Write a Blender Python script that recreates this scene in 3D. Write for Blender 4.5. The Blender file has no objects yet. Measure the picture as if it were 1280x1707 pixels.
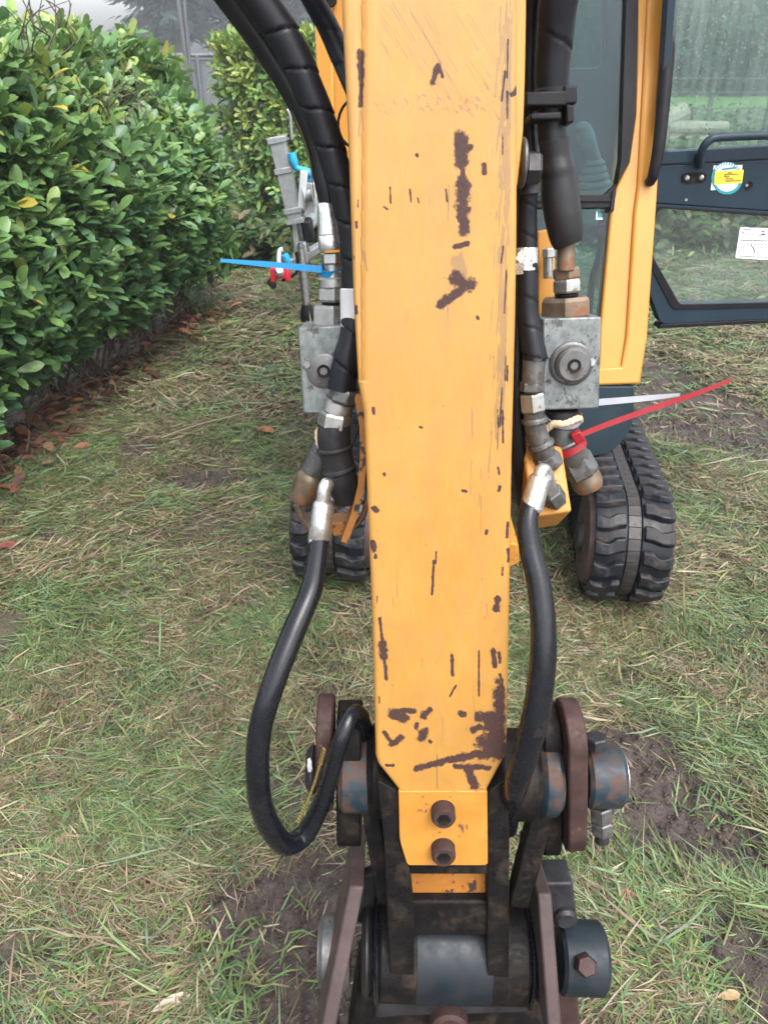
import bpy, math, random
import numpy as np
from mathutils import Vector, Matrix

random.seed(7)
rng = np.random.default_rng(11)
SC = bpy.context.scene
COL = SC.collection
V = Vector

# ------------------------------------------------------------------ camera
H = 1.65
PITCH = math.radians(31.0)
F = 1282.0                      # focal length in photo pixels (photo 1280 x 1707)
cam_d = bpy.data.cameras.new('camera')
cam = bpy.data.objects.new('camera', cam_d)
COL.objects.link(cam)
cam.location = (0, 0, H)
cam.rotation_euler = (math.pi / 2 - PITCH, 0, 0)
cam_d.sensor_fit = 'VERTICAL'
cam_d.sensor_height = 36.0
cam_d.lens = 36.0 * F / 1707.0
cam_d.clip_start = 0.02
cam_d.clip_end = 600
cam_d.dof.use_dof = True
cam_d.dof.focus_distance = 1.25
cam_d.dof.aperture_fstop = 13.0
SC.camera = cam

# ------------------------------------------------------------------ daylight, overcast
w = bpy.data.worlds.new('World')
SC.world = w
w.use_nodes = True
nt = w.node_tree
nt.nodes.clear()
wo = nt.nodes.new('ShaderNodeOutputWorld')
bg = nt.nodes.new('ShaderNodeBackground')
sky = nt.nodes.new('ShaderNodeTexSky')
sky.sky_type = 'NISHITA'
sky.sun_disc = False
SUN_EL, SUN_ROT = math.radians(58), math.radians(150)
sky.sun_elevation = SUN_EL
sky.sun_rotation = SUN_ROT
sky.air_density = 1.0
sky.dust_density = 4.0
sky.ozone_density = 1.0
hs = nt.nodes.new('ShaderNodeHueSaturation')
hs.inputs['Saturation'].default_value = 0.30
hs.inputs['Value'].default_value = 1.22
nt.links.new(sky.outputs['Color'], hs.inputs['Color'])
nt.links.new(hs.outputs['Color'], bg.inputs['Color'])
bg.inputs['Strength'].default_value = 0.15
nt.links.new(bg.outputs['Background'], wo.inputs['Surface'])
sun_d = bpy.data.lights.new('sun', 'SUN')
sun_d.energy = 0.8
sun_d.angle = math.radians(40)
sun_d.color = (1.0, 0.97, 0.93)
sun = bpy.data.objects.new('sun', sun_d)
COL.objects.link(sun)
sdir = V((math.sin(SUN_ROT) * math.cos(SUN_EL), math.cos(SUN_ROT) * math.cos(SUN_EL), math.sin(SUN_EL)))
sun.rotation_euler = sdir.to_track_quat('Z', 'Y').to_euler()
SC.view_settings.view_transform = 'Standard'
SC.view_settings.look = 'None'
SC.view_settings.gamma = 1.0
SC.view_settings.exposure = 1.55
SC.view_settings.use_curve_mapping = False

# ------------------------------------------------------------------ pixel -> place helpers
CAM = V((0, 0, H))
FWD = V((0, math.cos(PITCH), -math.sin(PITCH)))
UPV = V((0, math.sin(PITCH), math.cos(PITCH)))
def ray(px, py):
    return V(((px - 640) / F, 0, 0)) + FWD + UPV * ((853.5 - py) / F)
def onY(px, py, Y):
    d = ray(px, py); return CAM + d * (Y / d.y)
def onG(px, py, z=0.0):
    d = ray(px, py); return CAM + d * ((z - H) / d.z)
def plane(p, n):
    p = V(p); n = V(n).normalized()
    def f(px, py, off=0.0):
        d = ray(px, py); q = p - n * off
        return CAM + d * ((q - CAM).dot(n) / d.dot(n))
    return f
def depth(p): return (V(p) - CAM).dot(FWD)
def R(p, n): return n * depth(p) / F
AN = V((0.0, -0.9786, 0.2058))          # dipper arm front face normal
A = plane((0.07, 0.696, 0.925), AN)     # the plane of the dipper's front face, off = metres behind it
WN = V((0, -1.09, 0.29)).normalized()
W = plane((0.8, 2.456, 0.68), WN)       # windscreen plane
DN = V((0.154, -1.0, 0.0)).normalized()
D = plane((0.954, 2.643, 0.83), DN)     # open door plane

# ------------------------------------------------------------------ mesh building
class MB:
    def __init__(s): s.v = []; s.f = []
    def add(s, vs, fs):
        k = len(s.v); s.v += [tuple(p) for p in vs]; s.f += [tuple(i + k for i in q) for q in fs]
        return s
def frame_of(axis):
    a = V(axis).normalized()
    x = a.cross(V((0, 0, 1)))
    if x.length < 1e-3: x = a.cross(V((1, 0, 0)))
    x.normalize(); return a, x, a.cross(x).normalized()
def lathe(mb, p0, p1, prof, seg=24, rot=0.0):
    """prof: (t along p0..p1 in 0..1, radius)"""
    p0 = V(p0); p1 = V(p1); a, x, y = frame_of(p1 - p0); L = (p1 - p0)
    vs = []; fs = []
    for t, r in prof:
        c = p0 + L * t
        for k in range(seg):
            th = rot + 2 * math.pi * k / seg
            vs.append(c + x * (r * math.cos(th)) + y * (r * math.sin(th)))
    n = len(prof)
    for i in range(n - 1):
        for k in range(seg):
            k2 = (k + 1) % seg
            fs.append((i * seg + k, i * seg + k2, (i + 1) * seg + k2, (i + 1) * seg + k))
    fs.append(tuple(range(seg))[::-1]); fs.append(tuple((n - 1) * seg + k for k in range(seg)))
    return mb.add(vs, fs)
def cyl(mb, p0, p1, r, seg=24, b=0.12, rot=0.0):
    L = (V(p1) - V(p0)).length; e = min(b * r / L, 0.45)
    return lathe(mb, p0, p1, [(0, r * (1 - b)), (e, r), (1 - e, r), (1, r * (1 - b))], seg, rot)
def hexn(mb, p0, p1, r, rot=0.0):
    L = (V(p1) - V(p0)).length; e = min(0.14 * r / L, 0.4)
    return lathe(mb, p0, p1, [(0, r * .88), (e, r), (1 - e, r), (1, r * .88)], 6, rot)
def ring(mb, p0, p1, ro, ri, seg=28):
    return lathe_open(mb, p0, p1, [(0, ri), (0, ro * .96), (.1, ro), (.9, ro), (1, ro * .96), (1, ri)], seg)
def lathe_open(mb, p0, p1, prof, seg=28):
    p0 = V(p0); p1 = V(p1); a, x, y = frame_of(p1 - p0); L = p1 - p0; vs = []; fs = []
    for t, r in prof:
        c = p0 + L * t
        for k in range(seg):
            th = 2 * math.pi * k / seg
            vs.append(c + x * (r * math.cos(th)) + y * (r * math.sin(th)))
    n = len(prof)
    for i in range(n):
        j = (i + 1) % n
        for k in range(seg):
            k2 = (k + 1) % seg
            fs.append((i * seg + k, i * seg + k2, j * seg + k2, j * seg + k))
    return mb.add(vs, fs)
def crom(pts, step):
    P = [V(p) for p in pts]
    P = [P[0] * 2 - P[1]] + P + [P[-1] * 2 - P[-2]]
    out = []; prm = []
    for i in range(1, len(P) - 2):
        n = max(2, int((P[i + 1] - P[i]).length / step) + 1)
        for k in range(n):
            t = k / n; a, b, c, d = P[i - 1:i + 3]
            out.append(0.5 * ((2 * b) + (c - a) * t + (2 * a - 5 * b + 4 * c - d) * t * t + (3 * b - a - 3 * c + d) * t ** 3))
            prm.append(i - 1 + t)
    out.append(P[-2]); prm.append(len(P) - 3)
    return out, prm
def tube(mb, pts, rad, seg=18, step=0.01, mod=None, smooth=True):
    if smooth and len(pts) > 2: Q, prm = crom(pts, step)
    else: Q = [V(p) for p in pts]; prm = list(range(len(Q)))
    rad_l = rad if isinstance(rad, (list, tuple)) else [rad] * len(pts)
    vs = []; fs = []; s = 0.0; x = None
    for i, q in enumerate(Q):
        t = (Q[min(i + 1, len(Q) - 1)] - Q[max(i - 1, 0)]).normalized()
        if x is None: x = frame_of(t)[1]
        x = (x - t * x.dot(t)).normalized(); y = t.cross(x)
        if i: s += (q - Q[i - 1]).length
        k = min(int(prm[i]), len(rad_l) - 2); u = prm[i] - k
        r = rad_l[k] * (1 - u) + rad_l[k + 1] * u
        for j in range(seg):
            th = 2 * math.pi * j / seg
            rr = r * (mod(s, th) if mod else 1.0)
            vs.append(q + x * (rr * math.cos(th)) + y * (rr * math.sin(th)))
    n = len(Q)
    for i in range(n - 1):
        for j in range(seg):
            j2 = (j + 1) % seg
            fs.append((i * seg + j, i * seg + j2, (i + 1) * seg + j2, (i + 1) * seg + j))
    fs.append(tuple(range(seg))[::-1]); fs.append(tuple((n - 1) * seg + j for j in range(seg)))
    return mb.add(vs, fs)
def obox(mb, c, ax, ay, az):
    c = V(c); ax = V(ax); ay = V(ay); az = V(az)
    vs = [c + ax * i + ay * j + az * k for i in (-1, 1) for j in (-1, 1) for k in (-1, 1)]
    return mb.add(vs, [(0, 1, 3, 2), (4, 6, 7, 5), (0, 4, 5, 1), (2, 3, 7, 6), (0, 2, 6, 4), (1, 5, 7, 3)])
def box(mb, x0, x1, y0, y1, z0, z1):
    return obox(mb, ((x0 + x1) / 2, (y0 + y1) / 2, (z0 + z1) / 2), ((x1 - x0) / 2, 0, 0), (0, (y1 - y0) / 2, 0), (0, 0, (z1 - z0) / 2))
def bar(mb, p0, p1, wx, wy, up=(0, 0, 1)):
    p0 = V(p0); p1 = V(p1); a = (p1 - p0).normalized(); u = V(up)
    x = a.cross(u)
    if x.length < 1e-3: x = a.cross(V((0, 1, 0)))
    x.normalize(); y = a.cross(x)
    return obox(mb, (p0 + p1) / 2, (p1 - p0) / 2, x * wx / 2, y * wy / 2)
def prism(mb, poly, vec):
    n = len(poly); vec = V(vec); vs = [V(p) for p in poly] + [V(p) + vec for p in poly]
    fs = [tuple(range(n)), tuple(range(2 * n - 1, n - 1, -1))]
    fs += [(i, i + n, (i + 1) % n + n, (i + 1) % n) for i in range(n)]
    return mb.add(vs, fs)
def ringprism(mb, outer, inner, vec):
    n = len(outer); vec = V(vec)
    vs = [V(p) for p in outer] + [V(p) for p in inner] + [V(p) + vec for p in outer] + [V(p) + vec for p in inner]
    fs = []
    for i in range(n):
        j = (i + 1) % n
        fs += [(i, j, n + j, n + i), (2 * n + j, 2 * n + i, 3 * n + i, 3 * n + j), (j, i, 2 * n + i, 2 * n + j), (n + i, n + j, 3 * n + j, 3 * n + i)]
    return mb.add(vs, fs)
def rpoly(pts, rs, n=5):
    out = []; m = len(pts)
    for i in range(m):
        r = rs[i] if isinstance(rs, (list, tuple)) else rs
        p = V((*pts[i], 0)); a = V((*pts[i - 1], 0)); b = V((*pts[(i + 1) % m], 0))
        da = (a - p); db = (b - p)
        ra = min(r, da.length * .45); rb = min(r, db.length * .45)
        s = p + da.normalized() * ra; e = p + db.normalized() * rb
        for k in range(n):
            t = k / (n - 1); q = s * (1 - t) ** 2 + p * 2 * t * (1 - t) + e * t * t
            out.append((q.x, q.y))
    return out
def uvball(mb, c, r, seg=12, rings=8, squash=(1, 1, 1), jit=0.0):
    c = V(c); vs = [c + V((0, 0, r * squash[2]))]; fs = []
    for i in range(1, rings):
        ph = math.pi * i / rings
        for k in range(seg):
            th = 2 * math.pi * k / seg; q = r * (1 + random.uniform(-jit, jit))
            vs.append(c + V((q * math.sin(ph) * math.cos(th) * squash[0], q * math.sin(ph) * math.sin(th) * squash[1], q * math.cos(ph) * squash[2])))
    vs.append(c - V((0, 0, r * squash[2])))
    for k in range(seg):
        k2 = (k + 1) % seg
        fs.append((0, 1 + k, 1 + k2)); b = 1 + (rings - 2) * seg
        fs.append((len(vs) - 1, b + k2, b + k))
        for i in range(rings - 2):
            fs.append((1 + i * seg + k, 1 + (i + 1) * seg + k, 1 + (i + 1) * seg + k2, 1 + i * seg + k2))
    return mb.add(vs, fs)

ORG = {}
def put(o, name, parent, org):
    COL.objects.link(o); ORG[o.name] = V(org)
    if parent is not None:
        o.parent = parent; o.location = V(org) - ORG[parent.name]
    else: o.location = org
    return o
def obj(name, mb, m, parent=None, org=None, smooth=35, bevel=0.0, seg=2, label=None):
    me = bpy.data.meshes.new(name)
    vs = [V(p) for p in mb.v]
    if org is None:
        org = sum(vs, V((0, 0, 0))) / len(vs)
    me.from_pydata([p - V(org) for p in vs], [], mb.f)
    me.validate(); me.update()
    import bmesh
    b = bmesh.new(); b.from_mesh(me); bmesh.ops.recalc_face_normals(b, faces=b.faces); b.to_mesh(me); b.free()
    if smooth:
        me.polygons.foreach_set('use_smooth', [True] * len(me.polygons))
        me.set_sharp_from_angle(angle=math.radians(smooth))
    me.materials.append(m)
    o = bpy.data.objects.new(name, me)
    put(o, name, parent, org)
    if bevel:
        bv = o.modifiers.new('edge', 'BEVEL'); bv.width = bevel; bv.segments = seg; bv.limit_method = 'ANGLE'; bv.angle_limit = math.radians(40)
        bv.harden_normals = False
    if label: o['label'] = label
    return o
def tag(o, label=None, cat=None, group=None, kind=None):
    if label: o['label'] = label
    if cat: o['category'] = cat
    if group: o['group'] = group
    if kind: o['kind'] = kind
    return o
def thing(name, org, label, cat, group=None):
    o = bpy.data.objects.new(name, None); o.empty_display_size = .1
    put(o, name, None, org); return tag(o, label, cat, group)
def rawmesh(name, verts, faces_n, idx, col=None, m=None, parent=None, smooth=False):
    """numpy arrays: verts (n,3), faces_n loop counts, idx flat"""
    me = bpy.data.meshes.new(name)
    me.vertices.add(len(verts)); me.vertices.foreach_set('co', np.asarray(verts, np.float32).ravel())
    me.loops.add(len(idx)); me.loops.foreach_set('vertex_index', np.asarray(idx, np.int32))
    me.polygons.add(len(faces_n))
    st = np.concatenate([[0], np.cumsum(faces_n)[:-1]]).astype(np.int32)
    me.polygons.foreach_set('loop_start', st)
    me.update(calc_edges=True)
    if smooth: me.polygons.foreach_set('use_smooth', [True] * len(faces_n))
    if col is not None:
        a = me.color_attributes.new('Col', 'FLOAT_COLOR', 'POINT')
        c4 = np.ones((len(verts), 4), np.float32); c4[:, :3] = col
        a.data.foreach_set('color', c4.ravel())
    if m: me.materials.append(m)
    o = bpy.data.objects.new(name, me); put(o, name, parent, (0, 0, 0) if parent is None else (0, 0, 0))
    return o

# ------------------------------------------------------------------ materials
def newmat(name):
    m = bpy.data.materials.new(name); m.use_nodes = True
    n = m.node_tree.nodes; n.clear()
    out = n.new('ShaderNodeOutputMaterial'); b = n.new('ShaderNodeBsdfPrincipled')
    m.node_tree.links.new(b.outputs[0], out.inputs['Surface'])
    return m, m.node_tree, b
def N(t, kind, **kw):
    n = t.nodes.new(kind)
    for k, v in kw.items():
        if k in n.inputs: n.inputs[k].default_value = v
        else: setattr(n, k, v)
    return n
def noise(t, vec, scale, detail=5, rough=.6, dist=0.0):
    n = N(t, 'ShaderNodeTexNoise', Scale=scale, Detail=detail, Roughness=rough, Distortion=dist)
    t.links.new(vec, n.inputs['Vector']); return n.outputs['Fac']
def ramp(t, fac, stops):
    r = t.nodes.new('ShaderNodeValToRGB'); e = r.color_ramp.elements
    while len(e) < len(stops): e.new(0.5)
    for i, (p, c) in enumerate(stops):
        e[i].position = p
        e[i].color = (c, c, c, 1) if isinstance(c, (int, float)) else (*c, 1)
    t.links.new(fac, r.inputs['Fac']); return r.outputs['Color']
def mixc(t, fac, a, b, blend='MIX'):
    m = t.nodes.new('ShaderNodeMix'); m.data_type = 'RGBA'; m.blend_type = blend
    for s, val in ((0, fac), (6, a), (7, b)):
        if hasattr(val, 'is_linked') or isinstance(val, bpy.types.NodeSocket): t.links.new(val, m.inputs[s])
        else: m.inputs[s].default_value = val if s == 0 else (*val, 1)
    return m.outputs[2]
def math_(t, op, a, b=None, clamp=False):
    m = t.nodes.new('ShaderNodeMath'); m.operation = op; m.use_clamp = clamp
    for i, x in enumerate((a, b)):
        if x is None: continue
        if isinstance(x, bpy.types.NodeSocket): t.links.new(x, m.inputs[i])
        else: m.inputs[i].default_value = x
    return m.outputs[0]
def bump(t, b, h, strength=.3, dist=.002):
    n = N(t, 'ShaderNodeBump', Strength=strength, Distance=dist)
    t.links.new(h, n.inputs['Height']); t.links.new(n.outputs[0], b.inputs['Normal'])
def surf(name, c1, c2, scale=20, rough=(.4, .6), metal=0.0, bstr=.2, bdist=.001, chips=None, chip_scale=30, chip_at=.62, spec=.5, stretch=None, coat=0, rust2=None, soft=.035):
    """worn material: two colours broken by noise, chips of a third colour, uneven gloss, fine relief"""
    m, t, b = newmat(name)
    tc = t.nodes.new('ShaderNodeTexCoord'); vec = tc.outputs['Object']
    if stretch:
        mp = N(t, 'ShaderNodeMapping'); mp.inputs['Scale'].default_value = stretch
        t.links.new(vec, mp.inputs['Vector']); vec = mp.outputs[0]
    n1 = noise(t, vec, scale, 7, .65)
    col = ramp(t, n1, [(.32, c1), (.68, c2)])
    n2 = noise(t, vec, scale * 4.3, 4, .6)
    rg = ramp(t, n2, [(.3, rough[0]), (.7, rough[1])])
    met = metal
    if chips:
        n3 = noise(t, vec, chip_scale, 8, .68, .4)
        k = ramp(t, n3, [(chip_at, 0.0), (chip_at + soft, 1.0)])
        cc = chips
        if rust2: cc = mixc(t, noise(t, vec, chip_scale * 3, 4), chips, rust2)
        col = mixc(t, k, col, cc)
        rg = mixc(t, k, rg, (.75, .75, .75))
        if metal:
            inv = math_(t, 'SUBTRACT', 1.0, k); met = math_(t, 'MULTIPLY', inv, metal)
    t.links.new(col, b.inputs['Base Color']); t.links.new(rg, b.inputs['Roughness'])
    if isinstance(met, bpy.types.NodeSocket): t.links.new(met, b.inputs['Metallic'])
    else: b.inputs['Metallic'].default_value = met
    b.inputs['Specular IOR Level'].default_value = spec
    b.inputs['Coat Weight'].default_value = coat
    if bstr: bump(t, b, math_(t, 'ADD', n1, math_(t, 'MULTIPLY', n2, .5)), bstr, bdist)
    return m
YEL = (.76, .385, .045)
M = {}
M['paint'] = surf('yellow_paint', (.42, .188, .027), (.48, .225, .038), 6, (.38, .55), 0, .06, .0006, chips=(.10, .035, .02), chip_scale=14, chip_at=.74, coat=.15)
M['paint_cab'] = surf('cab_yellow_paint', (.45, .195, .025), (.49, .225, .033), 4, (.3, .42), 0, .03, .0005, chips=(.12, .05, .03), chip_scale=9, chip_at=.80, coat=.3)
M['paint_worn'] = surf('worn_yellow_paint', (.36, .145, .017), (.44, .20, .03), 12, (.4, .65), 0, .15, .001, chips=(.09, .03, .018), chip_scale=40, chip_at=.60, rust2=(.2, .07, .03))
M['paint_dirty'] = surf('greasy_yellow_paint', (.24, .09, .015), (.36, .14, .02), 25, (.35, .6), 0, .3, .001, chips=(.03, .018, .015), chip_scale=45, chip_at=.55)
M['rubber'] = surf('hose_rubber', (.006, .006, .008), (.010, .010, .013), 30, (.28, .42), 0, .1, .0005, spec=0.3)
M['rubber_wet'] = surf('wet_hose_rubber', (.0045, .005, .0075), (.008, .009, .012), 30, (.16, .32), 0, .15, .0006, chips=(.022, .015, .011), chip_scale=16, chip_at=.58, soft=.14, spec=0.4)
M['wrap'] = surf('hose_wrap_plastic', (.0045, .005, .0075), (.0085, .009, .013), 40, (.34, .5), 0, .12, .0004, spec=0.25)
M['sleeve'] = surf('heat_shrink_sleeve', (.010, .0095, .010), (.018, .017, .018), 14, (.3, .5), 0, .3, .002, spec=0.25)
M['steel'] = surf('zinc_plated_steel', (.24, .24, .23), (.40, .40, .385), 40, (.28, .5), .85, .25, .0006, chips=(.13, .10, .075), chip_scale=26, chip_at=.60)
M['steel_dull'] = surf('dull_grey_steel', (.085, .085, .083), (.17, .17, .168), 45, (.35, .6), .7, .35, .0008, chips=(.05, .042, .036), chip_scale=24, chip_at=.54)
M['steel_block'] = surf('galvanised_block_steel', (.10, .112, .112), (.22, .235, .232), 75, (.36, .6), .5, .5, .0006, chips=(.055, .056, .052), chip_scale=34, chip_at=.56)
M['steel_dark'] = surf('dark_oily_steel', (.018, .0175, .019), (.045, .044, .047), 30, (.32, .6), .4, .4, .001, spec=0.25)
M['ferrule'] = surf('crimped_ferrule_steel', (.55, .55, .55), (.72, .72, .72), 50, (.22, .4), .9, .2, .0004, chips=(.3, .29, .28), chip_scale=20, chip_at=.64)
M['brass'] = surf('rusty_brown_steel', (.11, .075, .05), (.20, .155, .11), 40, (.4, .6), .6, .3, .0006, chips=(.16, .06, .025), chip_scale=20, chip_at=.55)
M['rust'] = surf('rusted_steel', (.028, .016, .0145), (.062, .034, .030), 34, (.45, .75), .15, .5, .0012, chips=(.17, .09, .04), chip_scale=38, chip_at=.66, spec=0.25)
M['rust_plate'] = surf('purple_brown_rusted_plate', (.042, .029, .028), (.078, .053, .051), 18, (.45, .7), .2, .35, .001, chips=(.12, .045, .028), chip_scale=22, chip_at=.6, spec=0.3)
M['bluepaint'] = surf('worn_dark_blue_paint', (.010, .020, .029), (.022, .038, .050), 12, (.3, .5), .1, .3, .001, chips=(.040, .025, .024), chip_scale=38, chip_at=.44, rust2=(.10, .05, .028), soft=.16, spec=0.3)
M['blue_dark'] = surf('shaded_dark_blue_paint', (.006, .012, .017), (.014, .022, .028), 12, (.35, .6), .1, .5, .0015, chips=(.040, .024, .020), chip_scale=22, chip_at=.54, soft=.14, spec=.25)  # darker copy of the worn blue: the lower collar's shading put into its colour
M['cast'] = surf('greasy_black_casting', (.0035, .0032, .0034), (.010, .0088, .0083), 30, (.38, .75), .1, .9, .0022, chips=(.034, .023, .016), chip_scale=26, chip_at=.50, soft=.2, spec=0.15)
M['boss'] = surf('polished_blue_boss', (.004, .0075, .012), (.008, .014, .021), 12, (.36, .6), .05, .15, .0006, chips=(.012, .010, .009), chip_scale=12, chip_at=.50, soft=.16, spec=0.35)
M['navy'] = surf('dark_blue_cab_paint', (.011, .022, .034), (.016, .030, .045), 4, (.34, .46), 0, .05, .0005, spec=0.25)
M['navy_base'] = surf('dark_slate_base_paint', (.014, .026, .034), (.024, .040, .050), 5, (.35, .5), 0, .1, .0006, chips=(.10, .06, .04), chip_scale=16, chip_at=.68, spec=0.25)
M['black'] = surf('black_trim_rubber', (.006, .006, .008), (.012, .012, .014), 20, (.4, .55), 0, .1, .0005, spec=0.18)
M['track'] = surf('track_rubber', (.005, .006, .0085), (.012, .0135, .018), 12, (.3, .52), 0, .35, .002, chips=(.045, .034, .028), chip_scale=26, chip_at=.55, soft=.12, spec=0.28)
M['track_steel'] = surf('worn_link_steel', (.014, .0135, .014), (.04, .037, .036), 30, (.35, .6), .15, .4, .001, chips=(.07, .045, .035), chip_scale=30, chip_at=.55)
M['tape'] = surf('white_tape', (.48, .48, .48), (.6, .6, .6), 30, (.5, .7), 0, .3, .001)
M['foil'] = surf('silver_foil_tape', (.6, .6, .62), (.8, .8, .82), 120, (.18, .4), .8, .9, .002, chips=(.06, .06, .07), chip_scale=60, chip_at=.6)
M['tie_blue'] = surf('blue_nylon', (.002, .17, .40), (.003, .20, .46), 10, (.32, .42), 0, 0)
M['tie_red'] = surf('red_nylon', (.19, .004, .009), (.25, .006, .014), 10, (.3, .42), 0, 0)
M['tie_white'] = surf('pale_grey_nylon', (.25, .26, .29), (.32, .33, .36), 10, (.32, .42), 0, 0)
M['cord'] = surf('beige_cord', (.42, .30, .18), (.55, .42, .28), 90, (.7, .9), 0, .6, .002)
M['galv'] = surf('galvanised_trailer_steel', (.27, .285, .30), (.37, .385, .40), 30, (.35, .5), .55, .1, .001)
M['white'] = surf('white_paint', (.66, .68, .72), (.76, .78, .82), 8, (.35, .5), 0, 0)
M['blue'] = surf('bright_blue_strap', (.01, .27, .55), (.015, .33, .63), 12, (.45, .6), 0, .1)
M['redlock'] = surf('red_lock_paint', (.50, .012, .03), (.58, .02, .045), 12, (.25, .4), 0, 0)
M['fencegrey'] = surf('grey_screen_sheet', (.10, .11, .125), (.14, .15, .165), 3, (.6, .8), 0, .1)
M['pole'] = surf('grey_pole_paint', (.10, .105, .115), (.14, .15, .16), 5, (.45, .6), .3, 0)
M['wood'] = surf('weathered_log_wood', (.17, .13, .10), (.30, .25, .20), 12, (.7, .9), 0, .6, .004, stretch=(1, 1, .2))
M['post'] = surf('dark_fence_post', (.06, .055, .05), (.12, .11, .10), 12, (.7, .9), 0, .5, .003)
M['bark'] = surf('bark', (.035, .026, .02), (.08, .062, .048), 25, (.7, .9), 0, .5, .003)
M['twig'] = surf('twig_bark', (.045, .032, .026), (.11, .082, .062), 30, (.6, .9), 0, .3, .002)
M['seat'] = surf('seat_vinyl', (.022, .026, .03), (.035, .04, .045), 10, (.5, .65), 0, .1)
M['stick'] = surf('grey_lever_plastic', (.24, .27, .27), (.32, .35, .35), 10, (.4, .5), 0, 0)
M['knob'] = surf('red_knob_plastic', (.50, .07, .11), (.56, .10, .14), 10, (.25, .35), 0, 0)
M['paper'] = surf('white_label', (.66, .67, .70), (.74, .75, .78), 20, (.4, .5), 0, 0)
M['yellow_label'] = surf('yellow_label', (.75, .58, .03), (.80, .63, .05), 20, (.4, .5), 0, 0)
M['teal'] = surf('teal_label', (.015, .20, .24), (.02, .24, .29), 20, (.4, .5), 0, 0)
M['ink'] = surf('dark_ink', (.03, .03, .04), (.06, .06, .07), 20, (.5, .6), 0, 0)
M['yprint'] = surf('yellow_hose_print', (.11, .08, .02), (.16, .115, .03), 60, (.5, .6), 0, 0)

def attr_mat(name, rough=(.35, .6), trans=.25, spec=.4, scale=30, var=.25):
    m, t, b = newmat(name)
    a = N(t, 'ShaderNodeVertexColor', layer_name='Col')
    tc = t.nodes.new('ShaderNodeTexCoord')
    n1 = noise(t, tc.outputs['Object'], scale, 4)
    k = ramp(t, n1, [(.3, 1 - var), (.7, 1 + 0.0)])
    col = mixc(t, 1.0, a.outputs['Color'], k, 'MULTIPLY')
    t.links.new(col, b.inputs['Base Color'])
    t.links.new(ramp(t, n1, [(.3, rough[0]), (.7, rough[1])]), b.inputs['Roughness'])
    b.inputs['Specular IOR Level'].default_value = spec
    if trans:
        out = [x for x in t.nodes if x.type == 'OUTPUT_MATERIAL'][0]
        tr = t.nodes.new('ShaderNodeBsdfTranslucent'); t.links.new(col, tr.inputs['Color'])
        mx = t.nodes.new('ShaderNodeMixShader'); mx.inputs[0].default_value = trans
        t.links.new(b.outputs[0], mx.inputs[1]); t.links.new(tr.outputs[0], mx.inputs[2])
        t.links.new(mx.outputs[0], out.inputs['Surface'])
    return m
M['grass'] = attr_mat('grass_blade', (.3, .55), .15, .4, 12, .4)
M['leaf'] = attr_mat('laurel_leaf', (.26, .44), .25, .45, 18, .3)
M['needle'] = attr_mat('conifer_needles', (.6, .8), .1, .2, 3, .35)
M['deadleaf'] = attr_mat('dead_leaf', (.4, .65), .15, .4, 25, .4)
M['weed'] = attr_mat('weed_leaf', (.45, .65), .25, .3, 8, .3)

def glass(name, tint, refl, dirt=0.0, drops=False):
    m = bpy.data.materials.new(name); m.use_nodes = True; t = m.node_tree; t.nodes.clear()
    out = t.nodes.new('ShaderNodeOutputMaterial')
    tr = t.nodes.new('ShaderNodeBsdfTransparent'); tr.inputs['Color'].default_value = (*tint, 1)
    gl = N(t, 'ShaderNodeBsdfGlossy', Roughness=.03)
    fr = N(t, 'ShaderNodeFresnel', IOR=1.5)
    k = math_(t, 'ADD', math_(t, 'MULTIPLY', fr.outputs[0], .7), refl, True)
    mx = t.nodes.new('ShaderNodeMixShader')
    t.links.new(k, mx.inputs[0]); t.links.new(tr.outputs[0], mx.inputs[1]); t.links.new(gl.outputs[0], mx.inputs[2])
    last = mx.outputs[0]
    if dirt:
        tc = t.nodes.new('ShaderNodeTexCoord'); mp = N(t, 'ShaderNodeMapping')
        mp.inputs['Scale'].default_value = (26, 26, 1.6) if drops else (5, 5, 4)
        t.links.new(tc.outputs['Object'], mp.inputs['Vector'])
        nz = noise(t, mp.outputs[0], 1.6 if drops else 1.0, 6, .7)
        kk = ramp(t, nz, [(.42, dirt * .25), (.72, dirt)])
        df = N(t, 'ShaderNodeBsdfDiffuse'); df.inputs['Color'].default_value = (.55, .62, .62, 1)
        m2 = t.nodes.new('ShaderNodeMixShader'); t.links.new(kk, m2.inputs[0]); t.links.new(last, m2.inputs[1]); t.links.new(df.outputs[0], m2.inputs[2])
        last = m2.outputs[0]
    t.links.new(last, out.inputs['Surface'])
    return m
M['glass'] = glass('windscreen_glass', (.52, .70, .72), .0, .012)
M['glass_door'] = glass('door_glass_wet', (.68, .84, .79), .02, .17, True)
M['glass_low'] = glass('door_lower_glass', (.82, .90, .88), .03, .10)
mm, tt, bb = newmat('water_drop'); bb.inputs['Roughness'].default_value = .02; bb.inputs['IOR'].default_value = 1.33
bb.inputs['Transmission Weight'].default_value = 1.0; M['drop'] = mm

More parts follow.
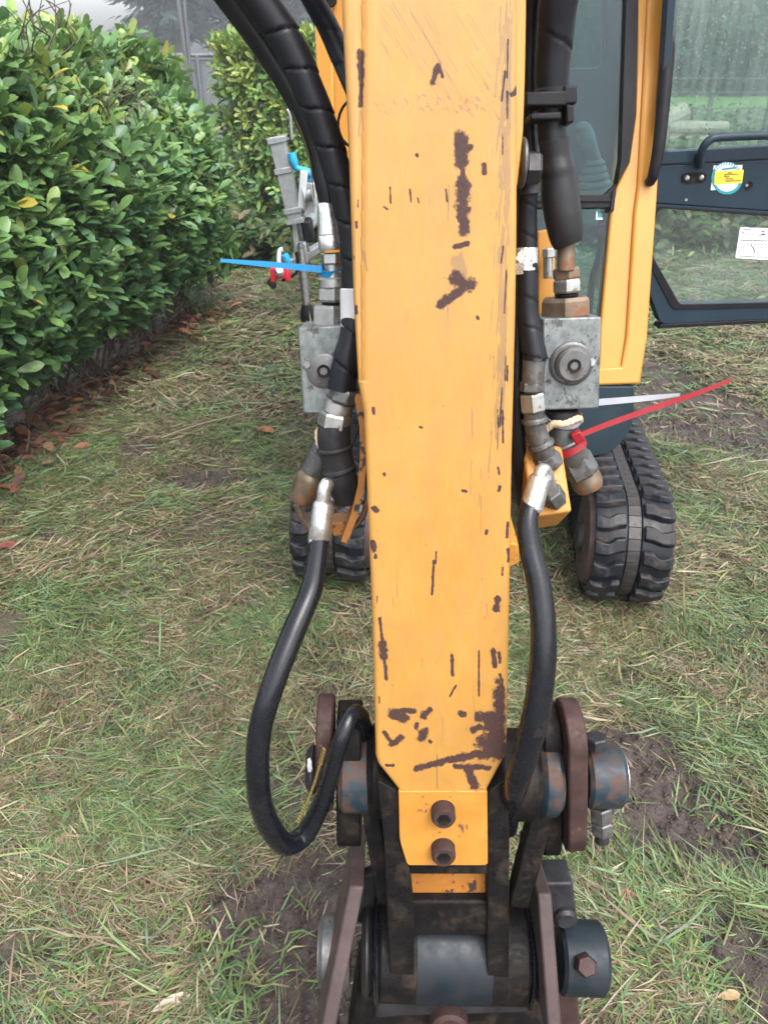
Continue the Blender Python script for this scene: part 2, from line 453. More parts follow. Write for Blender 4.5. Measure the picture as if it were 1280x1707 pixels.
# ================================================================== THE SETTING
_perm = rng.permutation(4096)
_val = rng.random(4096)
def vnoise(x, y, s=1.0, seed=0):
    x = np.asarray(x) * s + seed * 17.3; y = np.asarray(y) * s - seed * 9.7
    xi = np.floor(x).astype(int); yi = np.floor(y).astype(int); fx = x - xi; fy = y - yi
    fx = fx * fx * (3 - 2 * fx); fy = fy * fy * (3 - 2 * fy)
    h = lambda a, b: _val[(_perm[(a & 4095)] + b * 131) & 4095]
    return (h(xi, yi) * (1 - fx) + h(xi + 1, yi) * fx) * (1 - fy) + (h(xi, yi + 1) * (1 - fx) + h(xi + 1, yi + 1) * fx) * fy
def fbm(x, y, s, o=4, seed=0):
    t = 0; a = 1; n = 0
    for i in range(o): t = t + a * vnoise(x, y, s * 2 ** i, seed + i); n += a; a *= .55
    return t / n
MUD = []   # ground ellipses: centre x, y, radius x, radius y, strength
for (px, py, rx, ry, s) in [(500, 1570, 125, 150, 1.0), (520, 1400, 60, 70, .8), (1090, 1290, 70, 85, 1.0), (1180, 1385, 95, 70, 1.0), (1245, 1600, 60, 95, 1.0),
        (1120, 1400, 70, 70, .8), (1165, 690, 95, 40, .9), (1100, 620, 40, 25, .8), (1210, 735, 80, 30, .7), (345, 797, 70, 14, .9), (227, 748, 24, 11, .9),
        (75, 893, 38, 18, .9), (150, 1045, 25, 14, .7), (545, 1120, 45, 50, .8), (1065, 1135, 55, 20, .6), (960, 920, 90, 50, .55), (480, 1310, 60, 50, .7),
        (330, 1390, 50, 14, .6), (20, 1415, 30, 18, .8), (560, 1060, 50, 30, .5), (1255, 1340, 40, 50, .6), (40, 1580, 40, 18, .5), (180, 1600, 60, 14, .5), (270, 1480, 40, 12, .4),
        (1190, 655, 40, 14, .9), (700, 1050, 140, 120, .5), (890, 1380, 60, 60, .3)]:
    c = onG(px, py); e = onG(px + rx, py); f1 = onG(px, py - ry); f2 = onG(px, py + ry)
    MUD.append((c.x, (f1.y + f2.y) / 2, 1.18 * abs(e.x - c.x), 1.18 * abs(f1.y - f2.y) / 2, s))
def mud(x, y):
    m = np.zeros_like(np.asarray(x, float))
    wob = (fbm(x, y, 7.0, 4, 3) - .5) * 1.1
    for cx, cy, rx, ry, s in MUD:
        d = np.sqrt(((x - cx) / rx) ** 2 + ((y - cy) / ry) ** 2) + wob
        m = np.maximum(m, s * np.clip((1.28 - d) / .33, 0, 1))
    return m
def gh(x, y):
    near = np.clip((14 - y) / 8, 0, 1)
    h = (fbm(x, y, 1.3, 3, 1) - .5) * .07 + (fbm(x, y, 9, 3, 5) - .5) * .022 * near
    m = mud(x, y)
    return h - m * .02 + m * (fbm(x, y, 30, 5, 8) - .5) * .062 - .008
def gh1(x, y): return float(gh(np.array([x]), np.array([y]))[0])
def graded(lo, a, b, hi, d, g=1.09):
    c = list(np.arange(a, b, d)); s = d; q = b
    while q < hi: c.append(q); s *= g; q += s
    c.append(hi); s = d; q = a - d
    while q > lo: c.insert(0, q); s *= g; q -= s
    c.insert(0, lo); return np.array(c)
gx = graded(-120, -1.3, 1.75, 120, .0085); gy = graded(-20, .55, 3.3, 120, .0085)
X, Y = np.meshgrid(gx, gy); Z = gh(X.ravel(), Y.ravel())
nx, ny = len(gx), len(gy)
ii = (np.arange(ny - 1)[:, None] * nx + np.arange(nx - 1)[None, :]).ravel()
quads = np.stack([ii, ii + 1, ii + nx + 1, ii + nx], 1)
m, t, b = newmat('turf_soil')
tc = t.nodes.new('ShaderNodeTexCoord'); a = N(t, 'ShaderNodeVertexColor', layer_name='Col')
n1 = noise(t, tc.outputs['Object'], 45, 8, .7); n2 = noise(t, tc.outputs['Object'], 160, 4, .6)
col = mixc(t, 1.0, a.outputs['Color'], ramp(t, n1, [(.3, .55), (.7, 1.25)]), 'MULTIPLY')
t.links.new(col, b.inputs['Base Color']); t.links.new(ramp(t, n2, [(.35, .38), (.65, .8)]), b.inputs['Roughness'])
bump(t, b, math_(t, 'ADD', n1, math_(t, 'MULTIPLY', n2, .5)), 1.0, .010)
M['soil'] = m
mm_ = mud(X.ravel(), Y.ravel())
far = np.clip((Y.ravel() - 7) / 6, 0, 1)
c_soil = np.array([.062, .044, .038]); c_thatch = np.array([.075, .064, .040]); c_far = np.array([.12, .20, .05])
gn = fbm(X.ravel(), Y.ravel(), 2.2, 4, 12)[:, None]
colr = c_thatch * (.7 + .6 * gn)
colr = colr * (1 - far[:, None]) + c_far * (.75 + .5 * gn) * far[:, None]
colr = colr * (1 - mm_[:, None]) + c_soil * (.8 + .4 * gn) * mm_[:, None]
ground = rawmesh('ground', np.stack([X.ravel(), Y.ravel(), Z], 1), np.full(len(quads), 4), quads.ravel(), colr, M['soil'], None, True)
tag(ground, 'muddy mown grass ground around the excavator', None, None, 'structure')

# ---- hedge body (used for keeping the grass out of it too)
def hedge_x(y): return -1.46 + .18 * (y - 3.0)           # bulge line of the hedge's face
def hedge_foot(y): return hedge_x(y) - .36

# ---- grass: blades standing and mown clippings lying
def blades(n, xr, yr, Lr, Wr, tilt, lie_share, seed, dens=None, lift=.0, cols='mix'):
    g = np.random.default_rng(seed)
    x = g.uniform(*xr, n); y = g.uniform(*yr, n)
    keep = np.abs(x) < y * .60 + .35
    md = mud(x, y)
    keep &= g.random(n) > md * .97
    keep &= ~((x < hedge_foot(y) + .05) & (y < 5.9) & (y > 1.5) & (g.random(n) > .06))
    dn = fbm(x, y, 3.0, 4, 21)
    keep &= g.random(n) < np.clip((dn - .18) * 3.2, .15, 1)
    x = x[keep]; y = y[keep]; n = len(x); dn = dn[keep]
    lie = g.random(n) < lie_share
    flow = fbm(x, y, .8, 2, 33) * 6.28 * 1.5
    az = np.where(g.random(n) < .5, flow + g.normal(0, .6, n), g.uniform(0, 6.283, n))
    L = g.uniform(*Lr, n) * np.where(lie, 1.0, .5) * (.75 + .5 * g.random(n) ** 2)
    Wd = g.uniform(*Wr, n)
    el = np.where(lie, g.normal(.05, .12, n), g.uniform(*tilt, n))
    cur = np.where(lie, g.normal(-.02, .16, n), g.uniform(-1.2, -.2, n))
    z0 = gh(x, y) + np.where(lie, g.random(n) ** 1.5 * .022, -.002) + lift
    P = [np.stack([x, y, z0], 1)]
    e = el.copy()
    a2 = az.copy(); cv = g.normal(0, .16, n)
    for k in range(2):
        st = L / 2
        d = np.stack([np.cos(a2) * np.cos(e), np.sin(a2) * np.cos(e), np.sin(e)], 1)
        P.append(P[-1] + d * st[:, None]); e = e + cur; a2 = a2 + cv
    P[2][:, 2] = np.maximum(P[2][:, 2], z0 - .004)
    roll = g.normal(0, .5, n)
    sx = np.stack([-np.sin(az) * np.cos(roll), np.cos(az) * np.cos(roll), np.sin(roll)], 1) * (Wd / 2)[:, None]
    vs = np.stack([P[0] - sx * .7, P[0] + sx * .7, P[1] - sx, P[1] + sx, P[2]], 1).reshape(-1, 3)
    k = np.arange(n)[:, None] * 5
    q = k + np.array([[0, 1, 3, 2]]); tr = k + np.array([[2, 3, 4]])
    idx = np.concatenate([q, tr], 1).ravel(); fn = np.tile([4, 3], n)
    # each blade's own colour: fresh green, blue-green, olive, straw, brown
    pal = np.array([[.140, .212, .074], [.130, .200, .108], [.198, .202, .082], [.275, .212, .135], [.190, .128, .083], [.36, .305, .205], [.185, .272, .085]])
    straw = np.clip((fbm(x, y, 4.5, 4, 44) - .36) * 4.5, 0, 1)
    u = g.random(n)
    p = np.where(u < .60 * straw + .10, g.choice([3, 4, 2, 3, 4, 5], n), g.choice([0, 1, 2, 0, 1, 6], n, p=[.26, .20, .22, .12, .1, .10]))
    if cols == 'green': p = g.choice([0, 1, 6, 2, 5], n, p=[.36, .26, .2, .14, .04])
    c = pal[p] * g.uniform(.6, 1.35, n)[:, None]
    return vs, fn, idx, np.repeat(c, 5, 0)
def merge(parts):
    off = 0; I = []
    for v, f, i, c in parts: I.append(i + off); off += len(v)
    return np.concatenate([p[0] for p in parts]), np.concatenate([p[1] for p in parts]), np.concatenate(I), np.concatenate([p[3] for p in parts])
G = [blades(270000, (-1.2, 1.5), (.62, 2.1), (.02, .085), (.0012, .0036), (.2, 1.0), .86, 1),
     blades(9000, (-1.2, 1.5), (.62, 2.1), (.09, .2), (.003, .007), (.15, .8), .7, 5),
     blades(190000, (-2.0, 2.3), (2.1, 3.7), (.03, .10), (.002, .005), (.2, 1.0), .86, 2),
     blades(6000, (-2.0, 2.3), (2.1, 3.7), (.1, .22), (.004, .008), (.15, .8), .7, 6),
     blades(120000, (-3.2, 4.2), (3.7, 7.2), (.06, .16), (.005, .011), (.2, 1.0), .82, 3),
     blades(80000, (-6, 12), (7.2, 20), (.10, .24), (.012, .03), (.4, 1.3), .3, 4, cols='green')]
# tufts of longer fresh grass
tufts = []
gt = np.random.default_rng(77)
def tuft(px, py, n, L, spread, w=.006, col='green'):
    c = onG(px, py)
    x = c.x + gt.normal(0, spread, n); y = c.y + gt.normal(0, spread, n)
    az = gt.uniform(0, 6.283, n); low = py > 700; e = gt.uniform(.1, .8, n) if low else gt.uniform(.5, 1.35, n); Ls = L * gt.uniform(.35, .95, n) * (.75 if low else 1)
    z0 = gh(x, y)
    P0 = np.stack([x, y, z0], 1)
    d = np.stack([np.cos(az) * np.cos(e), np.sin(az) * np.cos(e), np.sin(e)], 1)
    P1 = P0 + d * (Ls / 2)[:, None]; e2 = e - gt.uniform(.3, 1.1, n)
    P2 = P1 + np.stack([np.cos(az) * np.cos(e2), np.sin(az) * np.cos(e2), np.sin(e2)], 1) * (Ls / 2)[:, None]
    sx = np.stack([-np.sin(az), np.cos(az), 0 * az], 1) * w / 2
    vs = np.stack([P0 - sx * .7, P0 + sx * .7, P1 - sx, P1 + sx, P2], 1).reshape(-1, 3)
    k = np.arange(n)[:, None] * 5
    idx = np.concatenate([k + np.array([[0, 1, 3, 2]]), k + np.array([[2, 3, 4]])], 1).ravel()
    pal = np.array([[.115, .20, .055], [.095, .165, .075], [.17, .20, .065], [.27, .22, .12]])
    c_ = pal[gt.choice(4, n, p=[.4, .3, .2, .1])] * gt.uniform(.7, 1.3, n)[:, None]
    G.append((vs, np.tile([4, 3], n), idx, np.repeat(c_, 5, 0)))
for q in [(1060, 1560, 110, .16, .05), (1120, 1480, 90, .13, .05), (1200, 1330, 90, .13, .05), (1230, 1230, 120, .14, .07), (1150, 1660, 120, .16, .06), (350, 1640, 160, .15, .07),
          (370, 1600, 90, .12, .05), (120, 1680, 120, .14, .07), (940, 1420, 120, .09, .05), (960, 1160, 90, .1, .05), (600, 1110, 80, .1, .05), (880, 1090, 90, .1, .05), (1090, 770, 60, .12, .05),
          (1110, 800, 60, .12, .05), (1225, 810, 100, .12, .1), (250, 1250, 90, .12, .08), (60, 1180, 90, .1, .08), (450, 1120, 90, .1, .06), (1030, 1440, 60, .1, .04), (530, 560, 60, .2, .05),
          (455, 400, 260, .55, .22), (430, 370, 240, .5, .25), (405, 350, 200, .5, .25), (330, 520, 120, .35, .06), (480, 470, 60, .22, .08), (1260, 1080, 90, .12, .07), (1200, 1180, 90, .12, .07),
          (1130, 1600, 80, .15, .05), (1030, 1650, 80, .15, .04), (220, 1560, 90, .12, .06), (40, 1300, 80, .11, .06)]:
    tuft(*q, w=.005 if q[1] > 1000 else .009)
v, fn, idx, c = merge(G)
gr = rawmesh('mown_grass', v, fn, idx, c, M['grass'])
tag(gr, 'short mown grass and straw clippings covering the muddy ground', 'grass', None, 'stuff')

# ---- clods of earth in the bare patches
ico = [(0, 0, 1), (.894, 0, .447), (.276, .851, .447), (-.724, .526, .447), (-.724, -.526, .447), (.276, -.851, .447), (.724, .526, -.447), (-.276, .851, -.447), (-.894, 0, -.447), (-.276, -.851, -.447), (.724, -.526, -.447), (0, 0, -1)]
icf = [(0, 1, 2), (0, 2, 3), (0, 3, 4), (0, 4, 5), (0, 5, 1), (1, 6, 2), (2, 7, 3), (3, 8, 4), (4, 9, 5), (5, 10, 1), (6, 7, 2), (7, 8, 3), (8, 9, 4), (9, 10, 5), (10, 6, 1), (11, 7, 6), (11, 8, 7), (11, 9, 8), (11, 10, 9), (11, 6, 10)]
n = 90000; x = rng.uniform(-1.2, 1.9, n); y = rng.uniform(.62, 3.9, n); k = rng.random(n) < mud(x, y) ** 2 * .9; x = x[k]; y = y[k]; n = len(x)
r = .0015 + .0055 * rng.random(n) ** 3
base = np.array(ico)[None] * rng.uniform(.45, 1.5, (n, 12, 1)) * r[:, None, None] * np.stack([rng.uniform(.8, 1.4, n), rng.uniform(.8, 1.4, n), rng.uniform(.5, .9, n)], 1)[:, None, :]
vv = base + np.stack([x, y, gh(x, y) + r * .25], 1)[:, None, :]
ix = (np.arange(n)[:, None, None] * 12 + np.array(icf)[None]).ravel()
cc = np.repeat(np.array([[.062, .044, .038]]) * rng.uniform(.6, 1.4, (n, 1)), 12, 0)
cl = rawmesh('earth_clods', vv.reshape(-1, 3), np.full(n * 20, 3), ix, cc, M['soil'])
tag(cl, 'crumbs of wet brown earth in the torn bare patches', 'soil', None, 'stuff')

# ---- leaf shapes
def leaf_shape(L, Wd, fold=.18, droop=.25, st=((.22, .55), (.55, 1.0), (.84, .72))):
    vs = [(0, 0, 0)]
    for t_, w_ in st:
        z = -droop * L * t_ * t_
        vs += [(-Wd / 2 * w_, L * t_, z + fold * Wd * w_), (0, L * t_, z), (Wd / 2 * w_, L * t_, z + fold * Wd * w_)]
    vs.append((0, L, -droop * L))
    fs = [(0, 2, 1), (0, 3, 2)]
    for i in range(len(st) - 1):
        a_ = 1 + 3 * i; b_ = a_ + 3
        fs += [(a_, a_ + 1, b_ + 1, b_), (a_ + 1, a_ + 2, b_ + 2, b_ + 1)]
    a_ = 1 + 3 * (len(st) - 1); e_ = len(vs) - 1
    fs += [(a_, a_ + 1, e_), (a_ + 1, a_ + 2, e_)]
    return np.array(vs), fs
def mats_for(dirs, ups, g):
    """rotation matrices with local +Y along dirs and local +Z as near ups as may be"""
    yv = dirs / np.linalg.norm(dirs, axis=1, keepdims=True)
    xv = np.cross(yv, ups); xv /= np.linalg.norm(xv, axis=1, keepdims=True) + 1e-9
    zv = np.cross(xv, yv)
    return np.stack([xv, yv, zv], 2)
def build_leaves(pos, rot, scl, cols, shape, name, mat, parent=None):
    vs, fs = shape; n = len(pos); nv = len(vs)
    P = np.einsum('nij,kj->nki', rot, vs) * scl[:, None, None] + pos[:, None, :]
    flat = np.concatenate([np.array(f) for f in fs]); cnt = np.array([len(f) for f in fs])
    idx = (np.arange(n)[:, None] * nv + flat[None]).ravel()
    return rawmesh(name, P.reshape(-1, 3), np.tile(cnt, n), idx, np.repeat(cols, nv, 0), mat, parent, True)
def shoots(pos, out, g, per=(6, 10), spread=(.35, 1.12)):
    """rosettes of leaves round shoot tips: returns position, direction, up vectors"""
    P = []; Dv = []; U = []; T = []
    for p, o in zip(pos, out):
        o = o / np.linalg.norm(o); k = g.integers(*per); ph = g.uniform(0, 6.28)
        a_ = np.cross(o, [0.3, .2, .9]); a_ /= np.linalg.norm(a_); b_ = np.cross(o, a_); sh = g.random()
        for j in range(k):
            s = g.uniform(*spread); th = ph + 2.4 * j
            d = o * math.cos(s) + (a_ * math.cos(th) + b_ * math.sin(th)) * math.sin(s)
            P.append(p - o * (.016 * j) + g.normal(0, .004, 3)); Dv.append(d); U.append(o * .9 + np.array([0, 0, .35]) + g.normal(0, .15, 3)); T.append(sh)
    return np.array(P), np.array(Dv), np.array(U), np.array(T)
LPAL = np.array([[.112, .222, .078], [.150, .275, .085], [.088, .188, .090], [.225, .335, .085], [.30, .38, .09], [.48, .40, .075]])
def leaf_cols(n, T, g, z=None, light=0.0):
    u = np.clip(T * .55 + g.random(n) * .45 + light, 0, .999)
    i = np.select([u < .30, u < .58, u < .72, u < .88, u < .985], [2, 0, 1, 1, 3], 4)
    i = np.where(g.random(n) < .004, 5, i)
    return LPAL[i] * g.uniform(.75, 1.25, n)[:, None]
leaf_meshes = []
for k, c in enumerate([LPAL[0], LPAL[1], LPAL[2], LPAL[3], LPAL[4]]):
    vs, fs = leaf_shape(1.0, .39, .16, .18, ((.14, .26), (.36, .66), (.64, 1.0), (.84, .84), (.95, .45)))
    me = bpy.data.meshes.new('leaf'); me.from_pydata([tuple(p) for p in vs], [], fs)
    ca = me.color_attributes.new('Col', 'FLOAT_COLOR', 'POINT'); ca.data.foreach_set('color', np.tile([*c, 1.0], len(vs)).astype(np.float32))
    me.polygons.foreach_set('use_smooth', [True] * len(me.polygons)); me.materials.append(M['leaf']); leaf_meshes.append(me)
def project(P):
    q = P - np.array([0, 0, H]); z = q @ np.array(FWD); return 640 + q[:, 0] / z * F, 853.5 - (q @ np.array(UPV)) / z * F, z
def hedge_thing(name, label, org, pos, rot, scl, cols, shape, surface, stems, nsingle=300, xr=(0, 1280)):
    root = thing(name, org, label, 'hedge')
    px, py, z = project(pos)
    face = np.abs(np.einsum('ni,ni->n', rot[:, :, 2], (pos - np.array([0, 0, H])) / np.linalg.norm(pos - np.array([0, 0, H]), axis=1)[:, None]))
    score = scl / z * (.4 + face) * surface
    score[(px < xr[0]) | (px > xr[1]) | (py < -20) | (py > 1707)] = 0
    top = np.argsort(-score)[:nsingle]; rest = np.ones(len(pos), bool); rest[top] = False
    build_leaves(pos[rest], rot[rest], scl[rest], cols[rest], shape, 'foliage', M['leaf'], root)['kind'] = 'stuff'
    for i in top:
        k = int(np.argmin(np.abs(LPAL[:5] - cols[i]).sum(1)))
        o = bpy.data.objects.new('leaf', leaf_meshes[k]); COL.objects.link(o); o.parent = root
        mw = Matrix([[*rot[i][r_], 0] for r_ in range(3)] + [[0, 0, 0, 1]])
        mw = Matrix.Translation(V(pos[i]) - ORG[root.name]) @ mw @ Matrix.Diagonal((scl[i], scl[i], scl[i], 1))
        o.matrix_basis = mw
    obj('twigs', stems, M['twig'], root)['kind'] = 'stuff'
    return root
# ---- the near laurel hedge on the left
g = np.random.default_rng(5)
LS = leaf_shape(1.0, .39, .16, .18, ((.2, .38), (.62, 1.0), (.88, .74)))
def face_pts(n):
    y = g.uniform(1.9, 5.75, n); z = g.uniform(.30, 1.78, n)
    keep = (g.random(n) < np.where(z < .45, .6, 1.0)); y = y[keep]; z = z[keep]
    t_ = (z - .95) / .85
    lump = (fbm(y, z, 2.2, 3, 61) - .5) * .30
    endr = np.clip((y - 5.2) / .55, 0, 1)
    x = hedge_x(y) - np.where(t_ < 0, .40, .26) * np.abs(t_) ** 2.2 + lump - .35 * endr ** 2 - .08 * (z > 1.6) - .42 * np.clip((z - 1.05) / .65, 0, 1) ** 1.5 * np.clip((y - 3.6) / 1.6, 0, 1)
    return x, y, z
x, y, z = face_pts(2700)
dep = g.random(len(x)) ** 1.6 * .30
out = np.stack([np.full(len(x), .62) + g.normal(0, .3, len(x)), -.3 + g.normal(0, .35, len(x)), 1.05 + g.normal(0, .35, len(x))], 1)
pos = np.stack([x, y, z], 1) - np.array([.95, -.2, .1]) * dep[:, None]
surf0 = np.clip(1 - dep / .12, 0, 1)
# the bare twiggy hollow near the top of the face
px, py, zz = project(pos)
hole = (((px - 100) / 55) ** 2 + ((py - 55) / 60) ** 2 < 1) | (((px - 195) / 45) ** 2 + ((py - 190) / 40) ** 2 < .5)
k = ~(hole & (g.random(len(px)) < .6)); pos = pos[k]; out = out[k]; surf0 = surf0[k]
nt_ = 900   # flat top
yt = g.uniform(1.9, 5.7, nt_); xt = hedge_x(yt) - .1 - .36 * np.clip((yt - 3.6) / 1.6, 0, 1) - g.random(nt_) * .95
zt = 1.72 + (fbm(xt, yt, 3, 3, 71) - .5) * .35 - g.random(nt_) ** 2 * .25 - .03 * (yt - 3)
pos = np.concatenate([pos, np.stack([xt, yt, zt], 1)]); out = np.concatenate([out, np.stack([g.normal(0, .4, nt_), g.normal(-.1, .4, nt_), np.full(nt_, 1.0)], 1)]); surf0 = np.concatenate([surf0, np.full(nt_, .8)])
ne = 500    # far end
ze = g.uniform(.25, 1.7, ne); xe = hedge_x(5.6) - .1 - .3 * np.clip((ze - 1.05) / .6, 0, 1) - g.random(ne) * .9; ye = 5.75 + g.normal(0, .1, ne)
pos = np.concatenate([pos, np.stack([xe, ye, ze], 1)]); out = np.concatenate([out, np.stack([g.normal(.2, .4, ne), np.full(ne, .9), np.full(ne, .4)], 1)]); surf0 = np.concatenate([surf0, np.full(ne, .2)])
ni = 900    # the shaded inside
yi_ = g.uniform(1.9, 5.6, ni); pos = np.concatenate([pos, np.stack([hedge_x(yi_) - .45 - g.random(ni) * .5, yi_, g.uniform(.35, 1.6, ni)], 1)])
out = np.concatenate([out, g.normal(0, 1, (ni, 3)) + np.array([.5, 0, .6])]); surf0 = np.concatenate([surf0, np.zeros(ni)])
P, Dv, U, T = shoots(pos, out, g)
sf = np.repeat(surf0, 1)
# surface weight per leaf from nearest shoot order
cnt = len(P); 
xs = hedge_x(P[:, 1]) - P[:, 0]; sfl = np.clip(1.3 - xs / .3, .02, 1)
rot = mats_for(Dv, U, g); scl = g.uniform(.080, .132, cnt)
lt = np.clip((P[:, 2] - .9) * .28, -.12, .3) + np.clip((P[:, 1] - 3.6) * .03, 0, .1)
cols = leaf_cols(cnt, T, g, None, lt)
tw = MB()
rr = random.Random(3)
for i in range(150):
    y0 = rr.uniform(2.3, 5.7); x0 = hedge_x(y0) - rr.uniform(.42, .8)
    q = [V((x0, y0, 0))]
    for s_ in range(3):
        q.append(q[-1] + V((rr.uniform(-.04, .19), rr.uniform(-.2, .14), rr.uniform(.2, .45))))
    tube(tw, q, [.011, .008, .006, .003], 5, .08)
for i in range(260):   # thin shoots, bare at the top hollow and low down
    if i < 16: c0 = onY(rr.uniform(55, 150), rr.uniform(30, 110), rr.uniform(3.4, 3.9)); dz = rr.uniform(.1, .28); c0.x -= .06
    elif i < 34: c0 = onY(rr.uniform(150, 240), rr.uniform(150, 230), rr.uniform(3.9, 4.4)); dz = rr.uniform(.05, .2)
    else:
        y0 = rr.uniform(2.7, 5.7); c0 = V((hedge_x(y0) - rr.uniform(.22, .5), y0, rr.uniform(.03, .42))); dz = rr.uniform(-.05, .2)
    tube(tw, [c0, c0 + V((rr.uniform(-.05, .08), rr.uniform(-.08, .05), dz * .5)), c0 + V((rr.uniform(-.08, .14), rr.uniform(-.12, .08), dz))], [.0036, .0028, .0015], 4, .06)
tube(tw, [onG(352, 470), onY(347, 440, 5.75), onY(340, 410, 5.75), onY(330, 370, 5.75)], [.03, .026, .022, .02], 8, .05)
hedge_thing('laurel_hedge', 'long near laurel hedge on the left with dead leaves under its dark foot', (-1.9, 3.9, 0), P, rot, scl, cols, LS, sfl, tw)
# ---- the second clump of hedge farther off
def clump(name, label, cx, cy, rx, ry, h, ns, seed, nsingle, inner_col=0.12, xr=(0, 1280)):
    g = np.random.default_rng(seed)
    th = g.uniform(0, 6.283, ns); z = g.uniform(.08, 1, ns) ** .8 * h
    prof = np.where(z / h > .85, 1 - (z / h - .85) * 2.2, 1.0) * (.85 + .3 * fbm(th * 2, z, 2, 3, seed))
    ins = 1 - g.random(ns) ** 2 * .55; top = g.random(ns) < .25
    rad = np.where(top, np.sqrt(g.random(ns)), ins) * prof
    z = np.where(top, h * (.9 + .12 * fbm(th, rad * 5, 2, 3, seed + 5)), z)
    pos = np.stack([cx + rx * rad * np.cos(th), cy + ry * rad * np.sin(th), z], 1)
    out = np.stack([np.cos(th) * (1 - top), np.sin(th) * (1 - top), .5 + top * .8], 1) + g.normal(0, .3, (ns, 3))
    P, Dv, U, T = shoots(pos, out, g, (5, 8))
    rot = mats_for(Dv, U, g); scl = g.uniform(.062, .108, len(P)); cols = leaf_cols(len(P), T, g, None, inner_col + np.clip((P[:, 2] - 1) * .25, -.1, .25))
    tw = MB(); r2 = random.Random(seed)
    for i in range(int(60 * rx)):
        a_ = r2.uniform(0, 6.28); q = [V((cx + rx * .5 * math.cos(a_), cy + ry * .5 * math.sin(a_), 0))]
        for s_ in range(4): q.append(q[-1] + V((math.cos(a_) * r2.uniform(0, .14), math.sin(a_) * r2.uniform(0, .14), h * .22)))
        tube(tw, q, [.014, .011, .008, .006, .003], 5, .1)
    sfl = np.ones(len(P)) * np.clip(1.5 - ((P[:, 1] - (cy - ry)) / ry), .05, 1)
    return hedge_thing(name, label, (cx, cy, 0), P, rot, scl, cols, LS, sfl, tw, nsingle, xr)
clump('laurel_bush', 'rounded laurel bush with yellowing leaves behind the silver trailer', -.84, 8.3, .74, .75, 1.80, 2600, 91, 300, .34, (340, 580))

# ---- dead leaves under the hedge
g = np.random.default_rng(15); n = 900
y = g.uniform(2.6, 5.9, n); x = hedge_foot(y) + np.abs(g.normal(0, .16, n)) - .12 + (y > 5) * .04
k = g.random(n) < np.clip(fbm(x, y, 3, 3, 81) * 2 - .3, 0.15, 1); x = x[k]; y = y[k]; n = len(x)
az = g.uniform(0, 6.283, n); d = np.stack([np.cos(az), np.sin(az), g.normal(0, .25, n)], 1)
up = np.stack([g.normal(0, .35, n), g.normal(0, .35, n), np.ones(n)], 1)
dp = np.array([[.22, .085, .04], [.30, .14, .07], [.16, .06, .035], [.36, .20, .11], [.11, .05, .035]])
build_leaves(np.stack([x, y, gh(x, y) + .008 + g.random(n) * .02], 1), mats_for(d, up, g), g.uniform(.06, .11, n), dp[g.integers(0, 5, n)] * g.uniform(.8, 1.2, n)[:, None], leaf_shape(1, .45, .25, .12), 'dead_leaves', M['deadleaf'])
tag(bpy.data.objects['dead_leaves'], 'drift of brown dead leaves along the foot of the near hedge', 'dead leaves', None, 'stuff')
def loose_leaf(px, py, L, c, az, label, name='fallen_leaf', cat='leaf', fold=.25, wd=.45, up=(.1, -.2, 1)):
    p = onG(px, py); p.z = gh1(p.x, p.y) + .018
    vs, fs = leaf_shape(L, L * wd, fold, .12, ((.14, .38), (.34, .78), (.6, 1.0), (.82, .78), (.94, .4)))
    me = bpy.data.meshes.new(name); me.from_pydata([tuple(q) for q in vs], [], fs)
    ca = me.color_attributes.new('Col', 'FLOAT_COLOR', 'POINT'); ca.data.foreach_set('color', np.tile([*c, 1.0], len(vs)).astype(np.float32))
    me.polygons.foreach_set('use_smooth', [True] * len(me.polygons)); me.materials.append(M['deadleaf'])
    o = bpy.data.objects.new(name, me); put(o, name, None, p)
    r_ = mats_for(np.array([[math.cos(az), math.sin(az), .12]]), np.array([up]), None)[0]
    o.rotation_euler = Matrix([list(map(float, q)) for q in r_]).to_euler()
    tag(o, label, cat, 'loose leaves fallen on the grass'); return o
loose_leaf(1022, 1494, .05, (.36, .10, .09), -.3, 'pinkish red fallen leaf on the grass to the right of the lower pin')
loose_leaf(700, 1, .001, (.2, .1, .05), 0, 'x') if False else None
loose_leaf(592, 1425, .045, (.30, .07, .10), 2.2, 'dark pink fallen leaf on bare soil between the hose loop and the arm')
loose_leaf(95, 1412, .05, (.24, .07, .05), .6, 'small rust red leaf lying in the grass near the left photo edge')
loose_leaf(105, 1383, .05, (.13, .20, .09), 1.5, 'broad pale green leaf standing in the grass beside the rust red leaf', 'green_leaf', wd=.3)
loose_leaf(-8, 918, .085, (.20, .06, .045), .2, 'big reddish leaf lying on the grass at the far left, beyond the bare soil patches')
loose_leaf(425, 722, .11, (.34, .15, .07), -.4, 'orange brown leaf lying on the grass left of the left valve block')
loose_leaf(258, 1475, .06, (.15, .22, .10), .3, 'pale green leaf lying flat in the cut grass below the hose loop', 'green_leaf', wd=.35)
loose_leaf(252, 1690, .08, (.52, .42, .33), .4, 'pale curled straw coloured leaf at the bottom of the photo', wd=.3)
loose_leaf(1205, 1455, .035, (.42, .22, .11), 1.2, 'thin orange leaf lying on the bare mud to the right', wd=.22)
loose_leaf(1190, 1672, .05, (.44, .28, .14), .1, 'curled tan leaf in the grass at the bottom right', wd=.4)

